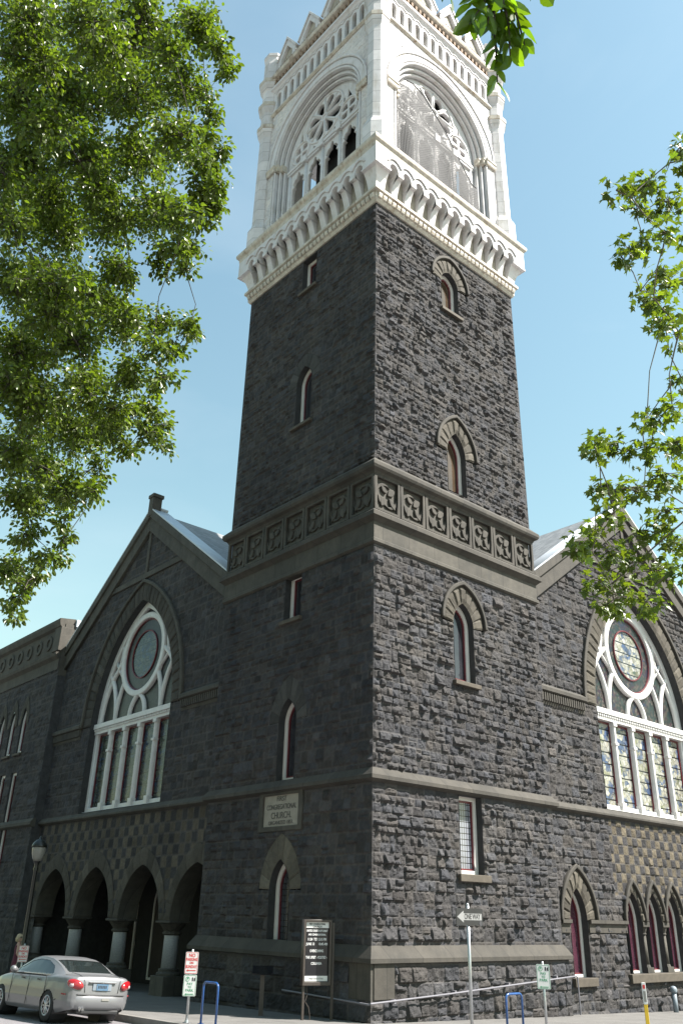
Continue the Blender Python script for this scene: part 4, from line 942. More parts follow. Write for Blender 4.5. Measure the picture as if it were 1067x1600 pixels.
# low reading lectern
lc = empty('lectern', 'low dark information lectern with a tilted panel, left of the notice board', 'lectern', loc(-.90, 3.235), math.radians(-37))
Acc().box((-.06, -.04, -.05), (.06, .04, 1.05)).build('post', 'board_case', lc, bevel=.008)
v = [(-.27, -.2, .95), (.27, -.2, .95), (.27, .2, 1.12), (-.27, .2, 1.12)]; v += [(x, y-.015, z+.03) for x, y, z in v]
pymesh('panel', v, [(0, 3, 2, 1), (4, 5, 6, 7), (0, 1, 5, 4), (1, 2, 6, 5), (2, 3, 7, 6), (3, 0, 4, 7)], 'board_black', lc)
# street lamp
lp = empty('street_lamp', 'black street lamp post with a pale globe and dark cap in front of the arcade', 'street lamp', loc(-3.75, 12.4))
Acc().lathe([(.22, -.05), (.22, .25), (.17, .32), (.15, .8), (.11, .9), (.075, 1.1), (.06, 3.6), (.09, 3.68), (.06, 3.75), (.10, 3.9), (.13, 3.94)], (0, 0, 0), 16).build('pole', 'lamp_black', lp, True)
gl = Acc().lathe([(.12, 3.92), (.17, 4.0), (.21, 4.15), (.225, 4.3), (.22, 4.38)], (0, 0, 0), 20).build('globe', 'lamp_globe', lp, True)
Acc().lathe([(.25, 4.36), (.25, 4.40), (.22, 4.48), (.14, 4.58), (.05, 4.62), (.04, 4.68), (.01, 4.72)], (0, 0, 0), 20).build('cap', 'lamp_black', lp, True)
# netting hung over the right belfry opening
def netting():
    K = 1.04545; A = []; F = []
    us = np.linspace(1.75, 6.9, 76); zs = np.linspace(26.3, 32.9, 96)
    def topz(u): return np.interp(u, [1.9, 2.3, 2.9, 3.6, 4.3, 5.0, 5.6, 6.1, 6.6], [31.4, 32.2, 32.4, 32.2, 31.6, 31.0, 30.2, 29.6, 29.0])
    def P(u, z):
        tz = topz(u); s = max(0, (tz-z)/6)
        du = -.05*math.sin(s*2.5)*math.sin((u-2)*1.1)
        d = .34-.07*math.sin(u*1.9+z*.3)*min(1, s*3)-.075*math.sin(u*4.3-z*.6+1)*s-.22*s
        return Vector(FR(u+du, d, z))*K
    def rib(p, q, wv):
        n = len(A); A.extend([p-wv, p+wv, q+wv, q-wv]); F.append((n, n+1, n+2, n+3))
    wx, wz = Vector((.017, 0, 0)), Vector((0, 0, .016))
    for i, u in enumerate(us):
        for j in range(len(zs)-1):
            if zs[j+1] <= topz(u)+.05*math.sin(i*1.7): rib(P(u, zs[j]), P(u, zs[j+1]), wx)
            if i < len(us)-1 and zs[j] <= topz(u): rib(P(u, zs[j]), P(us[i+1], zs[j]+.03*((i+j) % 2)), wz)
    o = pymesh('safety_net', A, F, 'net_grey'); tag(o, 'grey safety netting draped across the right belfry opening', 'netting')
    pts = [P(u, topz(u)) for u in us]; Acc().tube(pts, .03, 6).build('edge_rope', 'net_grey', o)
netting()

# ------------------------------------------------------------------ the silver car
m_, t_, b_ = nodes('car_silver'); b_.inputs['Base Color'].default_value = (.15, .152, .16, 1); b_.inputs['Metallic'].default_value = .25
b_.inputs['Roughness'].default_value = .38; b_.inputs['Coat Weight'].default_value = .3; b_.inputs['Coat Roughness'].default_value = .04
mat('car_glass', (.012, .016, .016), .03, var=0, bstr=0, spec=.8); mat('tyre', (.018, .018, .019), .85, var=.2, bstr=.2)
mat('alloy', (.42, .42, .44), .3, metal=.7, var=.1, bstr=0); mat('chrome', (.7, .7, .72), .12, metal=1, var=0, bstr=0)
mat('lamp_red', (.24, .008, .012), .12, var=.15, bstr=0, coat=1); mat('lamp_clear', (.30, .26, .27), .12, var=.1, bstr=0, coat=1)
mat('trim_black', (.02, .02, .022), .5, var=.1, bstr=0); mat('plate_blue', (.07, .13, .20), .4, var=.3, vscale=20, bstr=0); mat('seat_grey', (.05, .05, .055), .8, var=.2, bstr=.1)
def car():
    r = empty('sedan_car', 'silver four door saloon car parked at the kerb, seen from behind', 'car', (-5.28, 4.85, gz(-5.28, 4.85)-KERB-.0))
    r.rotation_euler = (-.016, math.radians(3.4), math.radians(1.6))
    # body loft: y from rear (-.98) to front (3.70)
    def lerp(y, T): return float(np.interp(y, [a for a, _ in T], [b for _, b in T]))
    Wd = [(-.98, .50), (-.965, .62), (-.93, .72), (-.85, .80), (-.7, .85), (-.35, .885), (.3, .895), (2.2, .895), (2.9, .87), (3.3, .80), (3.55, .68), (3.66, .52), (3.70, .35)]
    Tp = [(-.98, .70), (-.97, .80), (-.955, .93), (-.92, 1.00), (-.6, 1.03), (-.1, 1.035), (.4, 1.0), (2.3, .985), (2.6, .96), (3.2, .87), (3.5, .76), (3.66, .62), (3.70, .5)]
    Bt = [(-.98, .40), (-.9, .30), (-.6, .24), (-.35, .2), (2.4, .2), (3.2, .22), (3.6, .28), (3.70, .36)]
    ys = np.unique(np.r_[-.985, 3.705, np.linspace(-.98, -.8, 13), np.linspace(-.8, 3.4, 106), np.linspace(3.4, 3.70, 12)]); sec = 30
    V = []; tt = np.linspace(0, 1, sec)
    prof = [(0, .90, 0.0), (.10, .965, .10), (.30, 1.0, .36), (.52, .995, .60), (.66, .975, .78), (.76, .94, .90), (.84, .86, .962), (.92, .55, .99), (1, 0, 1.0)]
    for y in ys:
        w, zt, zb = lerp(y, Wd), lerp(y, Tp), lerp(y, Bt)
        for t in tt:
            if y in (ys[0], ys[-1]): V.append((.01*(1-t), y-.004 if y < 0 else y+.004, zb+(zt-zb)*.5)); continue
            x = np.interp(t, [p[0] for p in prof], [p[1] for p in prof])*w; z = zb+(zt-zb)*np.interp(t, [p[0] for p in prof], [p[2] for p in prof])
            if t < .66: x += .012*math.exp(-((z-.46)/.03)**2)*(1 if y < -.35 or y > 3.0 else .5)     # bumper rub strip
            V.append((x, y, z))
    V = np.array(V); I = np.arange(len(V)).reshape(len(ys), sec)
    F = np.stack([I[:-1, :-1], I[1:, :-1], I[1:, 1:], I[:-1, 1:]], -1).reshape(-1, 4)
    cy, cz, cx = V[F, 1].mean(1), V[F, 2].mean(1), V[F, 0].mean(1); keep = np.ones(len(F), bool); side = cx > .55
    for wy in (0, 2.71):
        d = np.hypot(V[:, 1]-wy, V[:, 2]-.30); ins = (d < .36) & (V[:, 0] > .5); dd = np.hypot(cy-wy, cz-.30)
        keep &= ~((dd < .36) & side)
        k = ins & (d > .2); V[k, 1] = wy+(V[k, 1]-wy)*.36/d[k]; V[k, 2] = .30+(V[k, 2]-.30)*.36/d[k]
    lampm = (cy < -.62) & (cx > .44) & (cz > .62+.0*cx) & (cz < .93) & (cz < .70+.9*(cx-.44)+.1) & (cz > .66)
    clear = lampm & (cx > .70) & (cz < .82) & (cy > -.86)
    def sub(mask, name, m, par, off=0):
        f = F[mask]; used = np.unique(f); mp = np.zeros(len(V), int); mp[used] = np.arange(len(used)); v = V[used].copy()
        for sgn in ((1, -1)):
            pass
        return v, mp[f]
    v, f = sub(keep, 0, 0, 0)
    vv = np.r_[v, v*np.array([-1, 1, 1])]; ff = np.r_[f, f[:, ::-1]+len(v)]
    o = bigmesh('body', vv, ff, 'car_silver', r, smooth=True)
    bm = bmesh.new(); bm.from_mesh(o.data); bmesh.ops.remove_doubles(bm, verts=bm.verts, dist=.002); bmesh.ops.recalc_face_normals(bm, faces=bm.faces)
    ends = [e for e in bm.edges if e.is_boundary and all(abs(q.co.y-3.70) < .001 or abs(q.co.y+.98) < .001 for q in e.verts)]
    bmesh.ops.holes_fill(bm, edges=ends); bm.to_mesh(o.data); bm.free()
    body = o
    for sgn in (1, -1):
        def lens(name, c, ra, yaw, mm, par, tilt=0):
            v = []; n = 16; m = 10; Mx = Matrix.Rotation(yaw, 3, 'Z') @ Matrix.Rotation(tilt, 3, 'Y')
            for i in range(m+1):
                ph = PI*i/m
                for k in range(n):
                    th = 2*PI*k/n; q = Mx @ Vector((ra[0]*math.sin(ph)*math.cos(th), ra[1]*math.sin(ph)*math.sin(th), ra[2]*math.cos(ph))); v.append((c[0]+q.x, c[1]+q.y, c[2]+q.z))
            return pymesh(name, v, [(i*n+k, i*n+(k+1) % n, (i+1)*n+(k+1) % n, (i+1)*n+k) for i in range(m) for k in range(n)], mm, par, True)
        a = lens('tail_lamp', (sgn*.675, -.905, .82), (.205, .075, .105), sgn*.55, 'lamp_red', r, sgn*-.25)
        lens('reversing_lens', (sgn*.755, -.895, .80), (.065, .052, .05), sgn*.75, 'lamp_clear', a)
    # cabin: loft of arches from y=-.38 to 2.42
    cab = [(-.40, 1.02, .80, .70), (-.2, 1.10, .80, .665), (.05, 1.205, .81, .64), (.3, 1.29, .815, .625), (.6, 1.355, .82, .61), (1.0, 1.39, .82, .605), (1.35, 1.38, .82, .605), (1.65, 1.33, .82, .62), (1.9, 1.235, .82, .645), (2.15, 1.12, .81, .68), (2.42, .98, .80, .72)]
    ya = np.linspace(-.40, 2.42, 220); ns = 71; CV = []
    for y in ya:
        zt = lerp(y, [(a, b) for a, b, _, _ in cab]); wb = lerp(y, [(a, c) for a, _, c, _ in cab]); wt = lerp(y, [(a, d) for a, _, _, d in cab]); zb = min(.96, zt-.01)
        zs = zt-.045*min(1, (zt-zb)/.3)
        for q in range(ns):
            t = q/(ns-1)
            if t < .6: k = t/.6; x = wb+(wt-wb)*k**1.15; z = zb+(zs-zb)*k
            else:
                k = (t-.6)/.4; x = wt*math.cos(PI/2*k)**.55; z = zs+(zt-zs)*math.sin(PI/2*k)**.8
            CV.append((x, y, z))
    CV = np.array(CV); I = np.arange(len(CV)).reshape(len(ya), ns); F = np.stack([I[:-1, :-1], I[1:, :-1], I[1:, 1:], I[:-1, 1:]], -1).reshape(-1, 4)
    cy, cz = CV[F, 1].mean(1), CV[F, 2].mean(1); cx = CV[F, 0].mean(1); row = (np.arange(len(F)) % (ns-1))/(ns-1)
    ztop = np.array([lerp(y, [(a, b) for a, b, _, _ in cab]) for y in cy])
    up = np.interp(cy, [.12, .3, .7, 1.2, 1.6, 2.0], [1.03, 1.17, 1.28, 1.30, 1.25, 1.09])
    sw = (row < .57) & (cz > 1.0) & (cz < up) & (cy > .12) & (cy < 2.12)
    rear = (row > .60) & (cy < .40) & (cy > -.30) & (cx < .58); front = (row > .62) & (cy > 1.66) & (cy < 2.36)
    def csub(mask, sgns, name, m, par, out=0):
        f = F[mask]; used = np.unique(f); mp = np.zeros(len(CV), int); mp[used] = np.arange(len(used)); v = CV[used]; f = mp[f]
        vv = []; ff = []
        for s_ in sgns: vv.append(v*np.array([s_, 1, 1])+np.array([s_*out, 0, out])); ff.append((f if s_ > 0 else f[:, ::-1])+len(v)*(len(ff)))
        o = bigmesh(name, np.concatenate(vv), np.concatenate(ff), m, par, smooth=True)
        bm = bmesh.new(); bm.from_mesh(o.data); bmesh.ops.remove_doubles(bm, verts=bm.verts, dist=.002); bmesh.ops.recalc_face_normals(bm, faces=bm.faces); bm.to_mesh(o.data); bm.free(); return o
    csub(~(sw | rear | front), (1, -1), 'roof', 'car_silver', r)
    for s_ in (1, -1):
        g = csub(sw, (s_,), 'side_window', 'car_glass', r, -.006)
        Acc().box((s_*.70, 1.02, .97), (s_*.80, 1.10, 1.34)).build('door_pillar', 'trim_black', g) if False else None
    csub(rear, (1, -1), 'rear_window', 'car_glass', r, -.006); csub(front, (1, -1), 'windscreen', 'car_glass', r, -.006)
    # wheels
    for wy in (0, 2.71):
        for s_ in (-1, 1):
            w = Acc(); ring = [(.20, -.10), (.315, -.10), (.33, -.06), (.33, .06), (.315, .10), (.20, .10)]
            vv = []; n = 28
            for rr, xx in ring:
                for k in range(n): vv.append((s_*.78+xx, wy+rr*math.cos(2*PI*k/n), .33+rr*math.sin(2*PI*k/n)))
            w.add(vv, [(i*n+k, i*n+(k+1) % n, (i+1)*n+(k+1) % n, (i+1)*n+k) for i in range(5) for k in range(n)])
            wo = w.build('wheel', 'tyre', r, True)
            A = Acc(); xo = s_*.875
            A.tube([(xo, wy+.205*math.cos(t), .33+.205*math.sin(t)) for t in np.linspace(0, 2*PI, 25)], .018, 6, False)
            for k in range(10):
                t = 2*PI*k/10; A.tube([(xo+s_*.0, wy+.04*math.cos(t), .33+.04*math.sin(t)), (xo-s_*.0, wy+.2*math.cos(t), .33+.2*math.sin(t))], [.022, .014], 6)
            A.tube([(xo-s_*.03, wy, .33), (xo+s_*.012, wy, .33)], .05, 10)
            A.build('rim', 'alloy', wo)
            n = 28; pymesh('brake_disc', [(xo-s_*.05, wy+.2*math.cos(2*PI*k/n), .33+.2*math.sin(2*PI*k/n)) for k in range(n)], [tuple(range(n))], 'trim_black', wo)
            A = Acc()
            v = []; n = 18
            for xx in (.45, .86): v += [(s_*xx, wy+.365*math.cos(2*PI*k/n), .30+.365*math.sin(2*PI*k/n)) for k in range(n)]
            A.add(v, [(k, (k+1) % n, n+(k+1) % n, n+k) for k in range(n)]+[tuple(range(n))]); A.build('wheel_arch', 'trim_black', body)
    Acc().box((-.70, -.75, .22), (.70, 3.4, .40)).build('underbody', 'trim_black', r)
    # rear details
    bw_ = [(-.80, -.62), (-.74, -.86), (-.60, -.965), (-.3, -1.0), (.3, -1.0), (.60, -.965), (.74, -.86), (.80, -.62)]
    pl = Acc().box((-.25, -.995, .70), (.25, -.95, .855)).build('plate_recess', 'pipe_grey', r, bevel=.012)
    Acc().box((-.155, -1.005, .71), (.155, -.998, .845)).build('number_plate', 'plate_blue', pl)
    Acc().tube([(x*1.012, y*1.012, .612) for x, y in bw_], .008, 6).build('bumper_seam', 'trim_black', body)
    for s_ in (-1, 1):
        Acc().tube([(s_*.53, -.36, 1.048), (s_*.53, -.7, 1.03), (s_*.52, -.90, .985), (s_*.47, -.985, .88), (s_*.44, -.99, .66)], .006, 5).build('boot_seam', 'trim_black', body)
        Acc().tube([(s_*.832, .10, .972), (s_*.838, .8, .975), (s_*.838, 1.6, .972), (s_*.825, 2.25, .965)], .009, 6).build('belt_trim', 'chrome', body)
        Acc().tube([(s_*.80, -.62, .565), (s_*.90, -.36, .46)], .012, 6).build('side_trim', 'trim_black', body)
    for k in range(6): Acc().box((-.115+.04*k, -1.008, .755), (-.092+.04*k, -1.004, .815)).build('plate_mark', 'trim_black', pl)
    A = Acc().box((-.36, -1.012, .865), (.36, -.94, .895)); A.build('boot_handle', 'chrome', r, bevel=.008)
    v = []
    for z_, k_ in ((.30, .95), (.36, 1.0), (.56, 1.015), (.60, .985)): v += [(x*k_, y*k_, z_) for x, y in bw_]
    n_ = len(bw_); pymesh('rear_bumper', v, [(i*n_+k, i*n_+k+1, (i+1)*n_+k+1, (i+1)*n_+k) for i in range(3) for k in range(n_-1)]+[tuple(range(3*n_, 4*n_)), tuple(range(n_))], 'car_silver', r, True)
    Acc().box((-.55, -.95, .22), (.55, -.8, .305)).build('rear_valance', 'trim_black', r, bevel=.02)
    Acc().box((.02, -1.024, .50), (.22, -.98, .54)).build('bumper_sticker', 'lamp_globe', r)
    for k in (0, 1): Acc().tube([(-.52+.08*k, -1.03, .31), (-.52+.08*k, -.85, .31)], .033, 10).build('exhaust_pipe', 'chrome', r)
    for s_ in (-1, 1):
        Acc().tube([(s_*.84, 2.0, 1.0), (s_*.97, 1.98, 1.03), (s_*1.03, 1.96, 1.05)], [.03, .085, .06], 10).build('wing_mirror', 'car_silver', r, True)
        for y in (.55, 1.45): Acc().box((s_*.875-.02, y, .845), (s_*.875+.02, y+.16, .87)).build('door_handle', 'trim_black', r, bevel=.006)
        A = Acc()
        for y in (.20, 1.12, 2.12): A.box((s_*.894-.008, y, .30), (s_*.894+.004, y+.008, .93))
        A.box((s_*.885-.01, .2, .935), (s_*.885+.002, 2.2, .943)); A.build('door_seam', 'trim_black', body)
        Acc().box((s_*.80-.03, -.80, .595), (s_*.86+.0, -.62, .625)).build('side_reflector', 'lamp_red', r)
    for s_ in (-.36, .36): Acc().lathe([(.03, .8), (.12, .95), (.12, 1.12), (.04, 1.2)], (s_, .35, 0), 10).build('headrest', 'seat_grey', r, True)
car()

# ------------------------------------------------------------------ person on the pavement behind the car
mat('skin', (.45, .27, .20), .55, var=.08, bstr=.05); mat('cloth_plum', (.10, .02, .04), .85, var=.2, bstr=.2); mat('cloth_dark', (.03, .02, .03), .85, var=.2, bstr=.2)
mat('hair_fair', (.42, .33, .22), .7, var=.25, vscale=30, bstr=.3); mat('bag_blue', (.30, .40, .52), .6, var=.25, vscale=8, bstr=.2)
def skin_mesh(name, verts, edges, radii, m, parent, levels=2):
    me = bpy.data.meshes.new(name); me.from_pydata(verts, edges, []); o = link(name, me, m, parent)
    md = o.modifiers.new('skin', 'SKIN'); md.use_smooth_shade = True
    for i, rr in enumerate(radii):
        d = me.skin_vertices[0].data[i]; d.radius = rr if hasattr(rr, '__len__') else (rr, rr); d.use_root = i == 0
    s2 = o.modifiers.new('sub', 'SUBSURF'); s2.levels = levels; s2.render_levels = levels
    bpy.context.view_layer.update()
    nm = bpy.data.meshes.new_from_object(o.evaluated_get(bpy.context.evaluated_depsgraph_get()))
    o.modifiers.clear(); o.data = nm; bpy.data.meshes.remove(me); return o
def person():
    x, y = -2.2, 16.5; r = empty('person', 'person in dark plum clothes with a pale blue bag, behind the silver car', 'person', loc(x, y), math.radians(70))
    V = [(0, 0, .93), (0, .0, 1.1), (0, .01, 1.28), (0, .0, 1.40), (0, .0, 1.47), (0, -.015, 1.54), (0, -.02, 1.62)]; R = [(.13, .10), (.12, .09), (.14, .10), (.08, .07), (.05, .05), (.075, .085), (.07, .085)]; E = [(0, 1), (1, 2), (2, 3), (3, 4), (4, 5), (5, 6)]
    def chain(start, pts, rads):
        p = start
        for q, rr in zip(pts, rads): V.append(q); R.append(rr); E.append((p, len(V)-1)); p = len(V)-1
        return p
    for s_, fy in ((-1, -.16), (1, .14)):
        chain(0, [(s_*.095, fy*.2, .86), (s_*.10, fy*.6, .5), (s_*.10, fy, .1), (s_*.10, fy-.12, .035)], [.085, .06, .04, .03])
    h1 = chain(3, [(-.17, 0, 1.36), (-.24, .03, 1.10), (-.25, -.14, .92), (-.25, -.2, .87)], [.05, .04, .032, .03])
    h2 = chain(3, [(.17, 0, 1.36), (.22, .02, 1.1), (.22, -.02, .87), (.22, -.03, .80)], [.05, .04, .032, .03])
    for h, s_ in ((h1, -1), (h2, 1)):
        hx, hy, hz = V[h]
        for k in range(4):
            L = (.07, .08, .075, .06)[k]; dx = (k-1.5)*.019
            chain(h, [(hx+dx*.3, hy+dx-.01, hz-.04), (hx+dx*.3-s_*.008, hy+dx-.015, hz-.04-L*.5), (hx-s_*.02, hy+dx-.01, hz-.04-L)], [.010, .009, .008])
        chain(h, [(hx-s_*.02, hy-.04, hz-.02), (hx-s_*.03, hy-.05, hz-.055)], [.011, .009])
    skin_mesh('body', V, E, R, 'skin', r)
    A = Acc(); n = 20
    prof = [(.22, .16, .52), (.20, .15, .75), (.17, .13, .95), (.14, .11, 1.08), (.165, .125, 1.25), (.15, .10, 1.36), (.09, .08, 1.42)]
    v = [(a*math.cos(2*PI*k/n), b*math.sin(2*PI*k/n), z) for a, b, z in prof for k in range(n)]
    A.add(v, [(i*n+k, i*n+(k+1) % n, (i+1)*n+(k+1) % n, (i+1)*n+k) for i in range(len(prof)-1) for k in range(n)]); A.build('dress', 'cloth_plum', r, True)
    A = Acc(); pr = [(.02, 1.745), (.075, 1.72), (.105, 1.65), (.10, 1.58), (.085, 1.50), (.06, 1.47)]
    v = [(a*math.cos(2*PI*k/n), .015+a*1.05*math.sin(2*PI*k/n)+(.03 if z < 1.6 else 0), z) for a, z in pr for k in range(n)]
    A.add(v, [(i*n+k, i*n+(k+1) % n, (i+1)*n+(k+1) % n, (i+1)*n+k) for i in range(len(pr)-1) for k in range(n) if not (i >= 2 and math.sin(2*PI*(k+.5)/n) < -.45)]); A.build('hair', 'hair_fair', r, True)
    A = Acc(); A.tube([(0, -.10, 1.60), (0, -.125, 1.575), (0, -.10, 1.56)], [.012, .016, .01], 6); A.build('nose', 'skin', r, True)
    for s_ in (-.032, .032): Acc().lathe([(.002, -.008), (.011, 0), (.002, .008)], (s_, -.098, 1.615), 8).build('eye', 'ink', r)
    Acc().box((-.025, -.10, 1.528), (.025, -.094, 1.538)).build('mouth', 'sash_red', r)
    shoe = lambda sx, sy: Acc().box((sx-.045, sy-.19, 0), (sx+.045, sy+.06, .07)).build('shoe', 'cloth_dark', r, bevel=.02)
    shoe(-.10, -.16); shoe(.10, .14)
    b = empty('hand_bag', 'pale blue bag hanging from the hand of the person behind the car', 'bag', (0, 0, 0))
    b.matrix_world = Matrix.Translation(loc(x, y)) @ Matrix.Rotation(math.radians(70), 4, 'Z')
    A = Acc(); v = []
    for z, s_ in ((.40, .8), (.43, 1), (.65, 1.0), (.72, .75)): v += [(-.25+.09*s_*cx, -.2+.19*s_*cy_, z) for cx, cy_ in ((-1, -1), (1, -1), (1, 1), (-1, 1))]
    A.add(v, [(i*4+k, i*4+(k+1) % 4, (i+1)*4+(k+1) % 4, (i+1)*4+k) for i in range(3) for k in range(4)]+[(0, 3, 2, 1), (12, 13, 14, 15)]); A.build('bag_body', 'bag_blue', b, bevel=.03)
    Acc().tube([(-.25, -.32, .70), (-.25, -.27, .80), (-.25, -.2, .825), (-.25, -.13, .80), (-.25, -.08, .70)], .012, 6).build('strap', 'bag_blue', b)
person()
# ------------------------------------------------------------------ trees
mat('bark', (.060, .050, .042), .95, var=.35, vscale=6, bstr=.8, bscale=14); mat('bark_plane', (.13, .115, .09), .9, var=.4, vscale=3, bstr=.4, bscale=10)
def leafmat(name, trans, gloss=.38, mixf=.42):
    m, t, b = nodes(name); a = N(t, 'ShaderNodeAttribute', attribute_name='Col')
    t.links.new(a.outputs['Color'], b.inputs['Base Color']); b.inputs['Roughness'].default_value = gloss; b.inputs['Specular IOR Level'].default_value = .38
    tr = N(t, 'ShaderNodeBsdfTranslucent'); c = mixc(t, a.outputs['Color'], trans, 1.0, 'MULTIPLY'); t.links.new(c, tr.inputs[0])
    mx = N(t, 'ShaderNodeMixShader'); mx.inputs[0].default_value = mixf; out = t.nodes['Material Output']
    t.links.new(b.outputs[0], mx.inputs[1]); t.links.new(tr.outputs[0], mx.inputs[2]); t.links.new(mx.outputs[0], out.inputs[0])
leafmat('leaf_elm', (2.1, 2.3, .6), .36, .34); leafmat('leaf_plane', (2.2, 2.2, .6), .38, .36); leafmat('leaf_near', (2.1, 2.2, .6), .42, .45)
ELM = np.array([(0, 0, 0), (-.26, .25, .05), (-.30, .55, .06), (-.16, .82, .03), (0, 1, -.05), (.16, .82, .03), (.30, .55, .06), (.26, .25, .05)]); ELMF = [(0, 2, 1, 0), ]
ELM = np.array([(0, 0, 0), (-.29, .30, .06), (-.24, .70, .05), (0, 1, -.06), (.24, .70, .05), (.29, .30, .06)]); ELMF = np.array([(0, 3, 2, 1), (0, 5, 4, 3)])
def plane_leaf():
    lobes = [(-.42, .12), (-.62, .55), (0, 1.0), (.62, .55), (.42, .12)]; notch = [(0, 0), (-.30, .30), (-.22, .56), (.22, .56), (.30, .30), (0, 0)]
    V = [(0, .30, 0)]+[(x, y, .04) for x, y in notch]+[(x, y, -.04) for x, y in lobes]
    return np.array(V), np.array([(0, 2+i, 7+i, 1+i) for i in range(5)])
PLV, PLF = plane_leaf()
def near_leaf():
    V = []; n = 9
    for i in range(n+1):
        t = i/n; wd = .27*math.sin(PI*min(1, t**.8))**.75*(1-.25*t); j = .012*(i % 2)
        V += [(-wd-j if 0 < t < 1 else 0, t, .07*wd*4-.10*t*t), (0, t, -.10*t*t), (wd+j if 0 < t < 1 else 0, t-.03, .07*wd*4-.10*t*t)]
    F = []
    for i in range(n):
        for k in (0, 1): F.append((i*3+k, i*3+k+1, i*3+k+4, i*3+k+3))
    return np.array(V), np.array(F)
NLV, NLF = near_leaf()
def leaves(name, pos, dirs, size, tmpl, m, parent, rng, base, spread=.28, up=.7):
    TV, TF = tmpl; n = len(pos); d = dirs/np.linalg.norm(dirs, axis=1)[:, None]
    nrm = rng.normal(0, 1, (n, 3)); nrm[:, 2] = np.abs(nrm[:, 2])+up; nrm -= (nrm*d).sum(1)[:, None]*d; nrm /= np.linalg.norm(nrm, axis=1)[:, None]+1e-9
    sx = np.cross(d, nrm); s = (size*rng.uniform(.7, 1.25, n))[:, None, None]
    V = pos[:, None, :]+s*(TV[None, :, 0:1]*sx[:, None]+TV[None, :, 1:2]*d[:, None]+TV[None, :, 2:3]*nrm[:, None])
    k = len(TV); F = (np.arange(n)[:, None, None]*k+TF[None]).reshape(-1, 4)
    tone = np.array(base)*rng.lognormal(0, spread, (n, 1)); yel = rng.rand(n, 1); tone = tone*(1+yel*np.array([.38, .16, -.2]))
    return bigmesh(name, V.reshape(-1, 3), F, m, parent, np.repeat(np.clip(tone, 0, .9), k, 0))
def tree(name, label, cat, base, trunk, r0, clumps, size, tmpl, lm, bm_, tone, seed, tw, lv, twl=1.0, group=None, limbr=.016, mintrunk=3.5, twig=True, pen=1.2):
    rng = np.random.RandomState(seed); root = empty(name, label, cat, base, 0, group); B = Vector(base)
    nodes_ = []; A = Acc(); pts = [Vector(p) for p in trunk]; L = sum((pts[i+1]-pts[i]).length for i in range(len(pts)-1)); acc = 0
    fine = []
    for i in range(len(pts)-1):
        for k in range(6): fine.append(pts[i].lerp(pts[i+1], k/6))
    fine.append(pts[-1]); n = len(fine)
    rad = [r0*(1-.82*i/(n-1))+(.5*r0*max(0, 1-i/3) if i < 3 else 0) for i in range(n)]
    A.tube([p+Vector(rng.normal(0, .05, 3)) for p in fine], rad, 12)
    for p, rr in zip(fine, rad):
        if p.z-B.z*0 > mintrunk: nodes_.append((p, rr))
    P = []; D = []; T = Acc()
    order = sorted(clumps, key=lambda c: min((Vector(c[:3])-q[0]+B*0).length for q in nodes_))
    for c in order:
        cp = Vector(c[:3])-B; best = min(nodes_, key=lambda q: (cp-q[0]).length+max(0, q[0].z-cp.z-.15)*pen)
        q, rr = best; v = cp-q; ln = v.length; rs = min(rr*.75, limbr*ln**.9+.02, .05*c[3]+.008 if c[3] < .75 else 9); re = max(.012, rs*.45)
        mid1 = q+v*.35+Vector((0, 0, .10*ln))+Vector(rng.normal(0, .04*ln, 3)); mid2 = q+v*.7+Vector((0, 0, .10*ln))+Vector(rng.normal(0, .03*ln, 3))
        path = [q, mid1, mid2, cp]; A.tube(path, [rs, rs*.8, (rs+re)/2, re], 7, False)
        nodes_ += [(mid1, rs*.8), (mid2, (rs+re)/2), (cp, re)]
        R = c[3]; nt = max(4, int(tw*R*R)+4)
        for k in range(nt):
            e = Vector(rng.normal(0, 1, 3)).normalized()*R*rng.uniform(.35, 1.0)**.6; e.z *= .85
            s0 = cp if rng.rand() < .6 else mid2.lerp(cp, rng.rand()); end = cp+e; end.z -= .10*R
            m2 = s0.lerp(end, .5)+Vector((0, 0, .08*R))
            if twig: A.tube([s0, m2, end], [.009*twl, .006*twl, .003*twl], 3, False)
            nl = lv
            for j in range(nl):
                t = rng.uniform(.3, 1.02); p = (s0.lerp(m2, t*2) if t < .5 else m2.lerp(end, t*2-1)); o = rng.normal(0, 1, 3)*size*.9
                P.append(np.array(p)+o*.7); dd = o/np.linalg.norm(o)+np.array([0, 0, -.75]); D.append(dd)
    trk = A.build('trunk', bm_, root, True)
    leaves('crown', np.array(P), np.array(D), size, tmpl, lm, root, rng, tone)
    return root
rel = lambda base, pts: [(x-base[0]*0, y, z) for x, y, z in pts]
